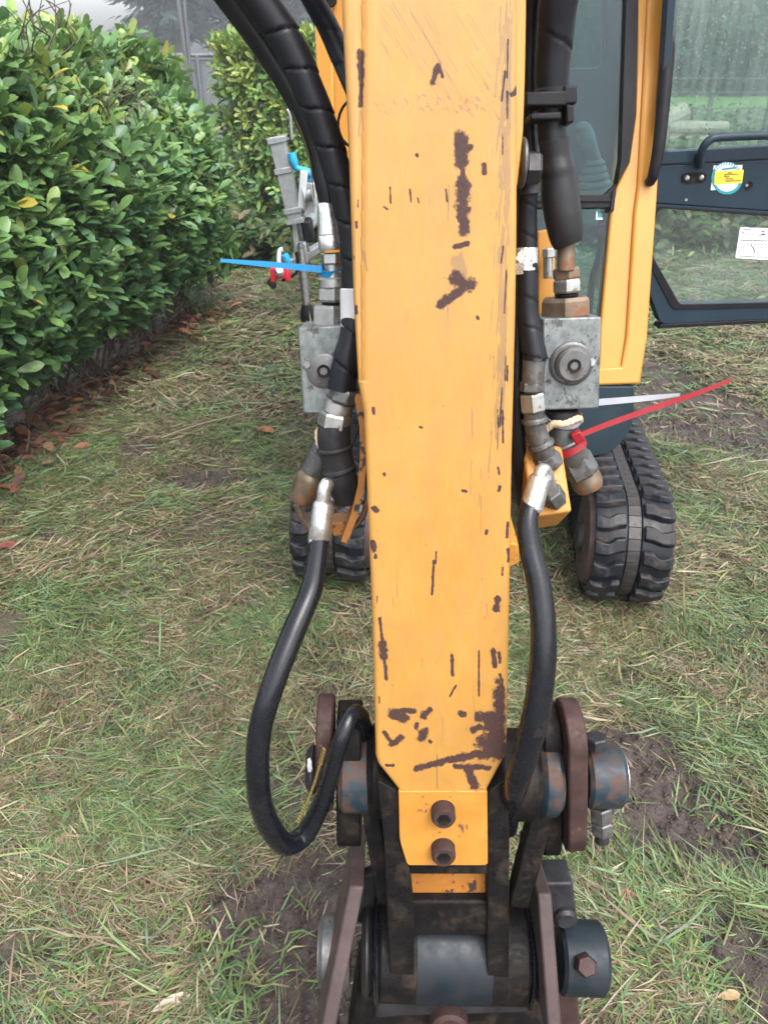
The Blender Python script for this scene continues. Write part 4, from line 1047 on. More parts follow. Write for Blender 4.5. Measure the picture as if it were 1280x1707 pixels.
# ---------------- hydraulic lines
def fit(name, m, x0, y0, x1, y1, rp, off, parent, off1=None, hexa=False, rot=.3, prof=None, seg=24, label=None):
    p = A(x0, y0, off); q = A(x1, y1, off if off1 is None else off1); r = R(p, rp); mb = MB()
    if hexa: hexn(mb, p, q, r, rot)
    elif prof: lathe(mb, p, q, [(t_, r * k_) for t_, k_ in prof], seg)
    else: cyl(mb, p, q, r, seg)
    return obj(name, mb, m, parent, smooth=30 if hexa else 40, label=label)
def hose(name, m, pts, parent=None, seg=22, step=.008, mod=None, label=None):
    """pts: (px, py, off, radius in px)"""
    P = [A(x, y, o) for x, y, o, r in pts]; rad = [R(p, q[3]) for p, q in zip(P, pts)]
    mb = MB(); tube(mb, P, rad, seg, step, mod); return obj(name, mb, m, parent or EX, smooth=60)
def wrapmod(pitch, depth_=.07, flip=1):
    def f(s, th):
        u = (s / pitch + flip * th / (2 * math.pi)) % 1.0
        if u < .09: return 1 - depth_ * 1.6 * (1 - u / .09)
        return 1 + depth_ * .55 * (u - .5) * 1.0
    return f
# left: smooth hose, wrapped hose, third hose into the boom
hA = hose('hydraulic_hose', M['rubber'], [(300, -150, .09, 26), (352, -50, .10, 26), (388, 0, .11, 25), (446, 82, .12, 23), (496, 165, .125, 21), (529, 245, .13, 20), (544, 310, .13, 19), (549, 345, .13, 16)])
P_ = [A(x, y, o) for x, y, o in [(416, 45, .112), (461, 118, .116), (482, 155, .117), (510, 220, .12), (524, 265, .121), (532, 330, .121)]]
mb = MB(); tube(mb, [p + V((-.0055, 0, 0)) for p in P_], (.0009), 6, .01); obj('print_stripe', mb, M['yprint'], hA)
hB = hose('hydraulic_hose', M['wrap'], [(340, -160, .05, 31), (392, -60, .06, 31), (432, 0, .07, 30), (483, 78, .08, 28), (515, 150, .085, 26), (545, 230, .09, 25), (569, 310, .092, 23), (586, 400, .095, 21), (590, 500, .095, 20), (586, 560, .09, 20), (577, 602, .085, 23), (569, 650, .085, 23)], seg=44, step=.0022, mod=wrapmod(.040, .12))
fit('tape', M['tape'], 589, 480, 590, 548, 22.5, .0945, hB)
hC = hose('hydraulic_hose', M['wrap'], [(478, -90, .16, 19), (500, -40, .17, 18), (522, 0, .18, 18), (548, 48, .19, 18), (573, 105, .19, 18), (610, 190, .17, 18), (650, 300, .17, 18)], seg=36, step=.003, mod=wrapmod(.045, .08))
mb = MB(); tube(mb, [A(x, y, .2) for x, y in [(590, 160), (572, 178), (564, 200), (566, 222), (577, 240), (600, 250)]], .0018, 6, .008); obj('cable', mb, M['black'], EX)
fA = fit('hose_ferrule', M['ferrule'], 546, 338, 553, 417, 18.5, .13, hA, prof=[(0, .86), (.04, .95), (.2, 1.0), (.66, 1.13), (.68, 1.07), (.7, 1.14), (.95, 1.17), (1, 1.08)])
# left valve block and its fittings
vL = poly_part('valve_block', M['steel_block'], [(497, 546), (603, 540), (606, 690), (505, 690)], .105, .075, bevel=.0025)
for a in [('fitting_nut', M['steel'], 553, 421, 554, 441, 19, .135, True), ('fitting_neck', M['steel'], 554, 440, 555, 464, 15, .135, False), ('fitting_collar', M['steel'], 555, 462, 556, 481, 25, .137, False),
          ('fitting_nut', M['steel'], 556, 480, 556, 503, 28, .137, True), ('fitting_washer', M['black'], 556, 503, 556, 508, 20, .137, False), ('fitting_nut', M['steel'], 554, 508, 554, 545, 36, .138, True)]:
    fit(a[0], a[1], a[2], a[3], a[4], a[5], a[6], a[7], vL, hexa=a[8])
def plug(x, y, off, rp, parent, m, th, socket, hexr=None):
    c = A(x, y, off); r = R(c, rp)
    mb = MB(); lathe(mb, c - AN * .003, c + AN * th, [(0, r), (.8, r), (1, r * .9)], 36); pl = obj('plug', mb, m, parent)
    e = c + AN * th
    if hexr:
        mb = MB(); lathe(mb, e, e + AN * .012, [(0, R(c, hexr)), (.7, R(c, hexr)), (1, R(c, hexr) * .84)], 30); obj('plug_head', mb, m, pl); e = e + AN * .012
    mb = MB(); lathe_open(mb, e - AN * .002, e + AN * .0015, [(0, R(c, socket * .62)), (0, R(c, socket)), (1, R(c, socket)), (1, R(c, socket * .62))], 24); obj('plug_ring', mb, M['cast'], pl)
    mb = MB(); lathe(mb, e - AN * .002, e + AN * .0008, [(0, R(c, socket * .6)), (1, R(c, socket * .6))], 6); obj('plug_socket', mb, M['steel_dull'], pl)
plug(540, 618, .105, 29, vL, M['steel_dull'], .004, 11); mpart('stop_pin', M['steel_dull'], vL, cyl, A(511, 608, .108), A(511, 608, .100), R(A(511, 608, .1), 7))
fB = fit('fitting_collar', M['steel_dull'], 576, 648, 570, 670, 25, .085, vL, hexa=True)
fit('fitting_nut', M['steel'], 567, 668, 560, 690, 24, .09, vL); fit('fitting_nut', M['steel'], 561, 688, 556, 714, 29, .09, vL, hexa=True)
hose('elbow', M['steel_dark'], [(557, 708, .09, 27), (557, 735, .09, 28), (562, 765, .095, 27), (570, 800, .10, 26), (576, 830, .11, 24)], vL, step=.004)
hose('elbow', M['steel_dull'], [(560, 735, .14, 24), (540, 755, .145, 23), (524, 785, .15, 22), (512, 815, .155, 20)], vL, step=.004)
fit('elbow_cap', M['brass'], 522, 790, 500, 836, 24, .15, vL, prof=[(0, .9), (.1, 1), (.2, 1.05), (.3, .97), (.9, .95), (1, .8)])
hose('brake_pipe', M['brass'], [(497, 840, .17, 8), (505, 862, .17, 8), (520, 880, .17, 7), (540, 900, .17, 7)], vL, step=.004)
fit('elbow_ring', M['steel_dark'], 557, 742, 559, 752, 31, .092, vL); fit('elbow_ring', M['steel_dark'], 564, 778, 567, 788, 30, .097, vL); fit('elbow_ring', M['steel_dull'], 548, 748, 541, 760, 27, .143, vL)
# left yellow bracket edge with greasy rust
mb = MB(); pts = [(597, 648), (606, 700), (607, 750), (603, 800), (592, 845), (576, 888)]
for i in range(len(pts) - 1): bar(mb, A(*pts[i], .11), A(*pts[i + 1], .11), R(A(*pts[i], .11), 11), .07, up=AN)
brk = obj('hose_bracket', mb, M['paint_dirty'], EX)
poly_part('bracket_foot', M['paint_dirty'], [(548, 872), (590, 868), (586, 892), (556, 896)], .12, .04, brk)
hose('grease_pipe', M['brass'], [(614, 780, .09, 5), (612, 830, .09, 5), (604, 862, .09, 5), (588, 880, .09, 5)], brk, seg=10, step=.004)
# left looping hose
hH = hose('hydraulic_hose', M['rubber_wet'], [(533, 895, .075, 17), (528, 935, .065, 17.5), (518, 985, .05, 19), (489, 1055, .02, 20), (456, 1140, -.01, 20), (433, 1220, -.02, 20), (430, 1300, -.015, 20), (441, 1358, 0, 20), (472, 1405, .025, 19), (505, 1394, .05, 17.5), (530, 1352, .05, 16), (551, 1295, .03, 15), (569, 1232, .022, 14), (586, 1192, .040, 14), (600, 1194, .062, 15), (607, 1222, .085, 15)], seg=28, step=.005)
fH = fit('hose_ferrule', M['ferrule'], 540, 836, 531, 906, 18, .08, hH, off1=.075, prof=[(0, .75), (.05, .96), (.1, 1.0), (.5, 1.03), (.86, 1.06), (.88, 1.0), (.9, 1.05), (1, 1.0)])
hose('ferrule_elbow', M['ferrule'], [(538, 845, .08, 12), (541, 815, .08, 11.5), (546, 806, .083, 11), (556, 812, .10, 10), (562, 826, .12, 10)], hH, step=.003)
fit('fitting_nut', M['steel'], 553, 822, 566, 838, 15, .10, hH, off1=.125, hexa=True)
P_ = [A(x, y, o) for x, y, o in [(506, 1374, .02), (520, 1345, .03), (534, 1310, .02), (543, 1280, .012), (551, 1250, .01)]]
mb = MB()
for i in range(26):    # dashes of the hose's print
    u = i / 26 * 4; k_ = int(u); p = P_[k_].lerp(P_[k_ + 1], u - k_); q = P_[k_].lerp(P_[k_ + 1], min(1, u - k_ + .10))
    bar(mb, p + V((-.008, 0, .004)), q + V((-.008, 0, .004)), .005, .003)
obj('hose_print', mb, M['yprint'], hH)
# right: thick hose, thin bundle, wrapped hose
hD = hose('hydraulic_hose', M['wrap'], [(960, -140, .05, 35), (945, -60, .07, 34), (931, 0, .08, 33), (924, 70, .09, 30), (920, 130, .095, 27), (919, 200, .10, 24), (922, 250, .10, 23), (926, 300, .10, 23)], seg=40, step=.0025, mod=wrapmod(.058, .07))
hose('hose_sleeve', M['sleeve'], [(923, 232, .098, 25), (926, 262, .10, 26), (929, 285, .10, 30), (931, 297, .10, 29), (933, 325, .10, 31), (938, 360, .10, 31), (943, 392, .10, 28), (947, 408, .10, 24)], hD, seg=32, step=.004)
hose('hydraulic_hose', M['wrap'], [(900, -140, .09, 15), (893, -60, .10, 15), (887, 0, .11, 14), (884, 60, .12, 13), (882, 130, .125, 13), (882, 200, .13, 13), (884, 260, .13, 13)], seg=30, step=.003, mod=wrapmod(.04, .06))
cl_ = fit('hose_clamp', M['black'], 921, 149, 920, 177, 33, .095, hD, seg=36)
for q in [[(876, 153), (945, 150), (945, 176), (876, 177)], [(940, 141), (962, 143), (962, 172), (940, 174)], [(944, 172), (957, 176), (957, 204), (944, 206)], [(884, 188), (936, 186), (936, 199), (884, 200)]]:
    poly_part('clamp_block', M['black'], q, .072, .035, cl_, bevel=.002)
hE = hose('hydraulic_hose', M['wrap'], [(884, 300, .075, 14), (880, 330, .08, 15), (879, 380, .085, 16), (879, 440, .085, 16.5), (880, 520, .082, 17), (886, 565, .078, 19), (892, 602, .075, 21)], seg=40, step=.0022, mod=wrapmod(.034, .10))
fit('foil_tape', M['foil'], 878, 412, 878, 452, 18, .0855, hE)
mb = MB()
for i in range(2):
    c = A(866 + random.uniform(-3, 30), 418 + random.uniform(0, 34), .068); a_ = random.uniform(0, 3)
    obox(mb, c, (.006 * math.cos(a_), 0, .006 * math.sin(a_)), (0, .002, 0), (-.004 * math.sin(a_), .002, .004 * math.cos(a_)))
obj('torn_foil', mb, M['foil'], hE)
hose('hydraulic_hose', M['rubber'], [(866, 300, .10, 13), (864, 420, .10, 13), (862, 560, .10, 13), (862, 700, .10, 13), (868, 800, .12, 12), (880, 880, .15, 12)], seg=20)
sw = xcyl('swivel_joint', M['steel_dull'], 866, 874, 272, 40, .06, b=.08); xcyl('swivel_bolt', M['steel_dark'], 874, 900, 280, 27, .06, sw, fn=hexn)
fit('swivel_hose_tail', M['steel_dark'], 884, 300, 884, 325, 16, .075, sw)
# right pipe, fittings, block
vR = poly_part('valve_block', M['steel_block'], [(905, 531), (1002, 528), (998, 681), (904, 684)], .092, .075, bevel=.002)
fit('pipe', M['brass'], 944, 398, 942, 452, 14.5, .105, vR)
for a in [('fitting_collar', M['brass'], 943, 446, 944, 466, 23, .115, True), ('fitting_nut', M['steel'], 944, 465, 944, 488, 25, .115, True), ('fitting_washer', M['black'], 944, 488, 944, 495, 20, .118, False), ('fitting_nut', M['brass'], 942, 495, 942, 531, 44, .125, True)]:
    fit(a[0], a[1], a[2], a[3], a[4], a[5], a[6], a[7], vR, hexa=a[8], rot=.05)
plug(951, 606, .092, 36, vR, M['steel_dull'], .006, 11, 29); mpart('stop_pin', M['steel'], vR, cyl, A(985, 604, .094), A(985, 604, .085), R(A(985, 604, .09), 7))
mb = MB(); rr = random.Random(4)
for i in range(130):
    x = rr.uniform(908, 998); y = rr.uniform(536, 678)
    if (x - 951) ** 2 + (y - 606) ** 2 < 40 ** 2: continue
    c = A(x, y, .092); uvball(mb, c, R(c, rr.uniform(.8, 2.0)), 7, 5)
obj('water_beads', mb, M['drop'], vR)['kind'] = 'stuff'
fit('fitting_neck', M['steel_dark'], 938, 682, 936, 712, 28, .12, vR)
el = hose('elbow', M['steel_dull'], [(936, 705, .125, 26), (939, 728, .125, 27), (950, 752, .13, 26), (964, 778, .14, 25)], vR, step=.004)
fit('elbow_nut', M['steel_dull'], 955, 760, 973, 792, 28, .135, vR, hexa=True); fit('elbow_end', M['brass'], 972, 790, 983, 814, 26, .145, vR, prof=[(0, .95), (.4, 1), (.7, 1.0), (1, .85)])
fit('fitting_tail', M['steel_dull'], 890, 600, 887, 640, 20, .075, hE, prof=[(0, 1), (.3, .95), (1, .9)]); fit('fitting_nut', M['steel_dull'], 887, 636, 886, 653, 21, .076, hE, hexa=True); fit('fitting_nut', M['steel'], 886, 655, 889, 686, 22, .078, hE, hexa=True)
hose('elbow', M['steel_dull'], [(889, 684, .08, 17), (892, 715, .085, 18), (903, 745, .09, 18.5), (912, 768, .095, 18)], hE, step=.004); fit('fitting_nut', M['steel_dull'], 908, 758, 917, 780, 24, .095, hE, hexa=True)
fit('elbow_ring', M['steel_dull'], 890, 696, 891, 706, 21.5, .082, hE); fit('elbow_ring', M['steel_dull'], 900, 736, 904, 746, 22, .09, hE); fit('elbow_ring', M['steel'], 941, 731, 945, 740, 29.5, .127, vR)
# yellow distributor box
c = [A(870, 742, .11), A(936, 742, .11), A(953, 852, .055), A(888, 862, .055)]; bkv = V((0, .055, -.055))
mb = MB(); mb.add([*c, c[0] + bkv * .9, c[1] + bkv * .9, c[2] + bkv, c[3] + bkv], [(0, 1, 2, 3), (7, 6, 5, 4), (0, 4, 5, 1), (1, 5, 6, 2), (2, 6, 7, 3), (3, 7, 4, 0)])
dbx = obj('distributor_box', mb, M['paint_worn'], EX, bevel=.003)
fit('box_nut', M['steel_dull'], 928, 836, 916, 818, 19, .062, dbx, off1=.05, hexa=True); fit('box_nut', M['steel'], 917, 820, 905, 795, 15, .052, dbx, off1=.04, hexa=True)
poly_part('hose_bracket', M['paint_dirty'], [(876, 715), (905, 725), (900, 860), (872, 860)], .13, .03, bevel=.004)
poly_part('valve_bracket', M['paint'], [(896, 385), (925, 380), (924, 528), (896, 530)], .185, .01, bevel=.002)
hexp('bracket_bolt', M['steel'], 915, 414, 915, 430, 12, .165, EX); mpart('bolt_shank', M['steel'], EX, cyl, A(913, 428, .165), A(913, 464, .165), R(A(913, 428, .165), 8))
# right hose falling to the dipper end
hG = hose('hydraulic_hose', M['rubber_wet'], [(886, 838, .03, 17), (879, 870, .02, 17.5), (884, 915, .01, 19), (898, 975, -.005, 20.5), (905, 1040, -.02, 21.5), (904, 1110, -.03, 22.5), (892, 1195, -.035, 23), (874, 1262, -.03, 22), (858, 1312, -.015, 20), (850, 1345, .03, 18), (846, 1380, .07, 16)], seg=28, step=.005)
fit('hose_ferrule', M['ferrule'], 901, 792, 885, 850, 18, .035, hG, off1=.028, prof=[(0, .75), (.05, .96), (.1, 1.0), (.86, 1.06), (.88, 1.0), (.9, 1.05), (1, 1.0)])
hose('ferrule_elbow', M['ferrule'], [(898, 803, .035, 12), (901, 786, .035, 11.5), (906, 783, .04, 11), (911, 790, .045, 11), (913, 800, .05, 11)], hG, step=.003)

# ---------------- cable ties and cords (each a thing of its own)
def ribbon(pts, wd, th, mat_, name, label, cat, ringc=None):
    P = [A(x, y, o) for x, y, o in pts]; mb = MB()
    Q, prm = crom(P, .01); vs = []; fs = []
    for i, p in enumerate(Q):
        t_ = (Q[min(i + 1, len(Q) - 1)] - Q[max(i - 1, 0)]).normalized(); n_ = (AN - t_ * AN.dot(t_)).normalized(); s_ = t_.cross(n_)
        k = min(int(prm[i]), len(wd) - 2); u = prm[i] - k; w_ = R(p, wd[k] * (1 - u) + wd[k + 1] * u) / 2
        vs += [p + s_ * w_ + n_ * th, p - s_ * w_ + n_ * th, p - s_ * w_ - n_ * th, p + s_ * w_ - n_ * th]
    for i in range(len(Q) - 1):
        for j in range(4): fs.append((4 * i + j, 4 * i + (j + 1) % 4, 4 * i + 4 + (j + 1) % 4, 4 * i + 4 + j))
    fs += [(0, 1, 2, 3), tuple(4 * len(Q) - 4 + j for j in (3, 2, 1, 0))]
    root = thing(name, P[0], label, cat, 'cable ties on the valve fittings')
    mb.add(vs, fs); obj('tail', mb, mat_, root, smooth=30)
    return root
tb = ribbon([(368, 434, .13), (440, 440, .125), (505, 446, .12), (537, 449, .118)], [5, 9, 10.5, 10.5], .0009, M['tie_blue'], 'cable_tie', 'long blue cable tie sticking out left from the steel fitting above the left valve block', 'cable tie')
def loop_tie(root, name, x, y, off, rp, wp, mat_, ax):
    c = A(x, y, off); r = R(c, rp); a = V(ax).normalized() * R(c, wp) / 2; mb = MB()
    lathe_open(mb, c - a, c + a, [(0, r), (0, r + .002), (1, r + .002), (1, r)], 28); obj(name, mb, mat_, root)
loop_tie(tb, 'loop', 548, 450, .135, 15, 10, M['tie_blue'], (0, -.2, 1))
mpart('tail_end', M['tie_blue'], tb, bar, A(560, 452, .13), A(577, 453, .13), R(A(560, 452, .13), 8), .002)
tw_ = ribbon([(992, 671, .12), (1040, 667, .125), (1085, 663, .135), (1132, 658, .15)], [11, 10, 9, 5], .0009, M['tie_white'], 'cable_tie', 'pale grey cable tie sticking out right from under the right valve block', 'cable tie')
loop_tie(tw_, 'loop', 938, 694, .12, 29, 9, M['tie_white'], (0, -.2, 1))
tr_ = ribbon([(962, 727, .10), (1010, 708, .105), (1100, 676, .12), (1160, 656, .145), (1216, 634, .17)], [9, 9, 9, 8, 6], .0011, M['tie_red'], 'cable_tie', 'red cable tie sticking out far right from the angled steel elbow', 'cable tie')
loop_tie(tr_, 'loop', 947, 745, .128, 28, 12, M['tie_red'], A(964, 775, .13) - A(936, 712, .13))
mb = MB(); obox(mb, A(962, 728, .098), (.0055, 0, .003), (0, .005, 0), (-.004, 0, .0065)); obj('head', mb, M['tie_red'], tr_, bevel=.0015)
for nm, pts, lb in (('cord', [(905, 722, .10), (915, 712, .095), (925, 706, .09), (938, 707, .088), (950, 703, .09), (964, 697, .10), (966, 702, .115)], 'beige cord tied round the fitting under the right valve block'), ('cord', [(540, 712, .10), (531, 718, .105), (531, 735, .10), (538, 752, .09), (545, 765, .09)], 'beige cord tied round the dark elbow under the left valve block')):
    mb = MB(); P = [A(*p) for p in pts]; tube(mb, P, .0042, 10, .002, lambda s, th: 1 + .14 * math.sin(s * 900 + th * 2)); o = obj(nm, mb, M['cord'], None, smooth=70); tag(o, lb, 'cord', 'cords on the fittings')

# ---------------- tracks
def make_track(name, cx, cy, yaw, wd, parent):
    Rr = .185; Lg = 1.30; ca, sa = math.cos(yaw), math.sin(yaw)
    tr = thing(name, (0, 0, 0), None, None) if False else bpy.data.objects.new(name, None)
    put(tr, name, parent, (cx, cy, 0)); tr['label'] = 'black rubber crawler track with chunky lugs'
    X_ = V((ca, -sa, 0)); Y_ = V((sa, ca, 0)); Z_ = V((0, 0, 1)); O = V((cx, cy, 0))
    def path(s):
        """s metres along the belt's outline: returns y, z, tangent angle; starts at the front bottom"""
        half = math.pi * Rr; per = 2 * Lg + 2 * half; s %= per
        if s < half:                      # front end, bottom to top
            a = s / Rr; return -math.sin(a) * Rr, Rr - math.cos(a) * Rr, (-math.sin(a), -math.cos(a) * -1 if False else 0), a
        s -= half
        if s < Lg: return s, 2 * Rr, None, math.pi
        s -= Lg
        if s < half: a = math.pi + s / Rr; return Lg - math.sin(a) * Rr, Rr - math.cos(a) * Rr, None, a
        s -= half; return Lg - s, 0, None, 2 * math.pi
    per = 2 * Lg + 2 * math.pi * Rr
    lift = .028
    def at(s, x, n):   # point at belt position s, across x, height n above belt
        y, z, _, a = path(s); ny_, nz_ = -math.sin(a), -math.cos(a)
        sag = -.02 * math.sin(math.pi * np.clip(y / Lg, 0, 1)) if z > Rr * 1.9 else 0
        return O + X_ * x + Y_ * (y + Rr + ny_ * n) + Z_ * (z + lift + nz_ * n + sag)
    # belt
    n = 120; prof = [(-wd / 2, -.012), (-wd / 2, .0), (-wd / 2 + .012, .006), (-.025, .006), (-.022, -.004), (.022, -.004), (.025, .006), (wd / 2 - .012, .006), (wd / 2, 0), (wd / 2, -.012)]
    vs = []; fs = []; m_ = len(prof)
    for i in range(n):
        for x, h in prof: vs.append(at(per * i / n, x, h))
    for i in range(n):
        for j in range(m_): fs.append((i * m_ + j, i * m_ + (j + 1) % m_, ((i + 1) % n) * m_ + (j + 1) % m_, ((i + 1) % n) * m_ + j))
    mb = MB(); mb.add(vs, fs); obj('belt', mb, M['track'], tr)
    # lugs: one mesh, copied round the belt
    nl = 50; pitch = per / nl
    def lug_mesh(side):
        w0, w1 = .028, wd / 2 + .004; vs = []
        ts = [0, .3, .55, .8, 1]; wig = [.0, .05, .22, .20, .12]; hh = [.018, .020, .020, .017, .012]; hw = [.34, .36, .30, .34, .36]
        for t_, g_, h_, q_ in zip(ts, wig, hh, hw):
            x = (w0 + (w1 - w0) * t_) * side; c_ = g_ * pitch
            vs += [(x, c_ - q_ * pitch, .001), (x, c_ - q_ * .80 * pitch, h_), (x, c_ + q_ * .72 * pitch, h_), (x, c_ + q_ * pitch, .001)]
        fs = []
        for i in range(4):
            for j in range(3): fs.append((4 * i + j, 4 * i + j + 1, 4 * i + 5 + j, 4 * i + 4 + j))
        fs += [(3, 2, 1, 0), (16, 17, 18, 19)]
        if side < 0: fs = [f_[::-1] for f_ in fs]
        me = bpy.data.meshes.new('tread_lug'); me.from_pydata(vs, [], fs); me.materials.append(M['track']); me.update(); return me
    ms = {1: lug_mesh(1), -1: lug_mesh(-1)}
    lk = MB(); box(lk, -.019, .019, -.018, .018, -.003, .006); box(lk, -.006, .006, -.008, .008, .006, .0065)
    me_l = bpy.data.meshes.new('drive_link'); me_l.from_pydata(lk.v, [], lk.f); me_l.materials.append(M['track_steel'])
    jr = random.Random(2)
    for i in range(nl):
        for side in (1, -1):
            s_ = (i + (.5 if side > 0 else 0)) * pitch; y, z, _, a = path(s_)
            nrm = Y_ * -math.sin(a) + Z_ * -math.cos(a); tan = nrm.cross(X_)
            o = bpy.data.objects.new('tread_lug', ms[side]); COL.objects.link(o); o.parent = tr
            p = at(s_, 0, .005) - ORG[tr.name]
            o.matrix_basis = Matrix.Translation(p) @ Matrix((X_, -tan, nrm)).transposed().to_4x4() @ Matrix.Rotation(jr.uniform(-.03, .03), 4, 'Z')
            bv = o.modifiers.new('edge', 'BEVEL'); bv.width = .004; bv.segments = 2
            s2 = s_; nrm2 = nrm
            o2 = bpy.data.objects.new('drive_link', me_l); COL.objects.link(o2); o2.parent = tr
            o2.matrix_basis = Matrix.Translation(at(s2, 0, -.002) - ORG[tr.name]) @ Matrix((X_, -tan, nrm)).transposed().to_4x4()
    # idler wheels, frame
    for yy in (0, Lg):
        c = O + Y_ * (yy + Rr) + Z_ * (Rr + lift)
        mb = MB(); lathe(mb, c - X_ * (wd / 2 + .02), c + X_ * (wd / 2 + .02), [(0, .10), (.02, .155), (.1, .165), (.12, .12), (.88, .12), (.9, .165), (.98, .155), (1, .10)], 32); wl = obj('idler_wheel', mb, M['rust_plate'], tr)
        mb = MB(); lathe(mb, c - X_ * (wd / 2 + .035), c + X_ * (wd / 2 + .035), [(0, .05), (.05, .06), (.95, .06), (1, .05)], 20); obj('hub', mb, M['steel_dark'], wl)
    mb = MB(); c = O + Y_ * (Lg / 2 + Rr) + Z_ * (Rr + lift)
    obox(mb, c, X_ * (wd / 2 - .05), Y_ * (Lg / 2 - .05), Z_ * .09); obj('track_frame', mb, M['navy_base'], tr, bevel=.01)
    return tr
YAW = math.radians(7.0)
make_track('crawler_track', .795, 2.03, YAW, .24, EX); make_track('crawler_track', -.19, 2.15, YAW, .245, EX)
mpart('undercarriage', M['navy_base'], EX, box, -.1, .72, 2.75, 3.3, .22, .40, bevel=.02)
mpart('turntable', M['steel_dark'], EX, lathe, (.34, 3.05, .40), (.34, 3.05, .50), [(0, .34), (1, .34)], 40)

# ---------------- upper structure and cab
mb = MB(); prism(mb, [onY(x, y, 2.44) for x, y in rpoly([(860, 645), (1057, 645), (1055, 716), (1012, 762), (860, 762)], [2, 6, 34, 46, 2], 9)], (0, 1.5, 0)); obj('slew_cover', mb, M['navy_base'], EX, bevel=.012, seg=3)
mpart('deck', M['navy_base'], EX, box, -.14, .80, 2.5, 3.9, .50, .67, bevel=.03)
mb = MB(); prism(mb, [onY(x, y, 2.62) for x, y in [(519, -120), (552, -120), (565, 640), (546, 640)]], (0, 1.2, 0)); eng = obj('engine_cover', mb, M['paint_cab'], EX, bevel=.008)
mb = MB(); prism(mb, [onY(x, y, 2.64) for x, y in [(551, -120), (700, -120), (700, 640), (564, 640)]], (0, 1.2, 0)); obj('cover_panel', mb, M['paint_cab'], eng, bevel=.004)
mpart('cover_bolt', M['cast'], eng, cyl, onY(552, 1, 2.635), onY(552, 1, 2.60), .016)
def wpoly(name, m, pts, off, th, parent, bevel=.004, rad=0, smooth=40, plane_=W, n_=WN):
    p2 = rpoly(pts, rad) if rad else pts
    mb = MB(); prism(mb, [plane_(x, y, off) for x, y in p2], n_ * -th); return obj(name, mb, m, parent, bevel=bevel, smooth=smooth, seg=2)
def wring(name, m, outer, inner, off, th, parent, bevel=.003, ro=0, ri=0, plane_=W, n_=WN):
    mb = MB(); ringprism(mb, [plane_(x, y, off) for x, y in rpoly(outer, ro)], [plane_(x, y, off) for x, y in rpoly(inner, ri)], n_ * -th); return obj(name, mb, m, parent, bevel=bevel)
cab = wpoly('cab', M['paint_cab'], [(1062, -230), (1061, 100), (1058, 190), (1047, 270), (1026, 315), (1019, 345), (1001, 540), (996, 642), (1040, 642), (1037, 605), (1044, 560), (1057, 354), (1063, 309), (1080, 0), (1090, -230)], 0, .07, EX, bevel=.006)
wpoly('pillar', M['paint_cab'], [(1080, 0), (1063, 309), (1057, 354), (1044, 560), (1036, 612), (996, 614), (994, 643), (1067, 640), (1079, 560), (1094, 344), (1116, 0), (1132, -230), (1090, -230)], -.014, .09, cab, bevel=.008)
mb = MB(); ringprism(mb, [W(x, y, -.006) for x, y in [(735, -240), (1068, -240), (1060, 190), (1049, 270), (1026, 312), (1023, 346), (740, 346)]], [W(x, y, -.006) for x, y in [(760, -200), (1050, -200), (1037, 190), (1035, 262), (1029, 304), (1008, 325), (765, 325)]], WN * -.05)
seal = obj('windscreen_seal', mb, M['black'], cab, bevel=.003)
wpoly('seal_end', M['black'], [(1020, 318), (1027, 313), (1023, 352), (1016, 352)], -.012, .03, seal, bevel=.002)
wpoly('windscreen', M['glass'], [(752, -210), (1052, -210), (1040, 190), (1037, 262), (1031, 306), (1010, 327), (756, 327)], .014, .004, cab, bevel=0)
wpoly('lower_windscreen', M['glass'], [(750, 344), (1020, 344), (1001, 545), (996, 630), (770, 630)], .02, .004, cab, bevel=0)
wpoly('wiper_bar', M['black'], [(760, 331), (1018, 331), (1018, 336), (760, 336)], -.014, .01, seal, bevel=.001)
stk = wpoly('sticker', M['teal'], [(994, 354), (1003, 354), (1003, 364), (994, 364)], .018, .0008, cab, bevel=0)
mb = MB(); prism(mb, [W(x, y, .0172) for x, y in [(993, 352), (995.5, 352), (995.5, 363), (1004, 363), (1004, 366), (993, 366)]], WN * -.0006); obj('sticker_edge', mb, M['paper'], stk)
mb = MB(); P = [W(x, y, o) for x, y, o in [(1118, -60, -.05), (1114, 60, -.055), (1107, 150, -.06), (1098, 240, -.06), (1087, 296, -.045), (1081, 303, -.012)]]
tube(mb, P, [.021, .021, .020, .019, .016, .014], 16, .02); obj('grab_rail', mb, M['black'], cab, smooth=60)
# inside of the cab
zf = .70
rw = MB(); YR = 3.72
ringprism(rw, [onY(x, y, YR) for x, y in rpoly([(690, -330), (1075, -330), (1062, 400), (690, 400)], 4)], [onY(x, y, YR) for x, y in rpoly([(740, -260), (1012, -260), (1008, 113), (740, 113)], 22)], (0, .05, 0)); obj('rear_wall', rw, M['navy'], cab, bevel=.004)
rg_ = MB(); prism(rg_, [onY(x, y, YR + .02) for x, y in [(735, -265), (1016, -265), (1012, 117), (735, 117)]], (0, .004, 0)); obj('rear_window', rg_, M['glass'], cab, bevel=0)
mpart('cab_floor', M['navy'], cab, box, .22, .84, 2.52, 3.75, .66, .70)
mpart('cab_roof', M['paint_cab'], cab, box, .2, .92, 2.85, 3.85, 2.28, 2.36, bevel=.03)
mpart('rear_pillar', M['paint_cab'], cab, box, 1.0, 1.07, 3.66, 3.71, .68, 2.28, bevel=.01)
mpart('near_pillar', M['paint_cab'], cab, bar, (.20, 2.47, .68), (.20, 2.93, 2.28), .05, .06)
mpart('near_rear_pillar', M['paint_cab'], cab, box, .18, .23, 3.68, 3.78, .68, 2.28)
mpart('side_panel', M['paint_cab'], cab, box, .19, .22, 2.52, 3.7, .68, 1.15)
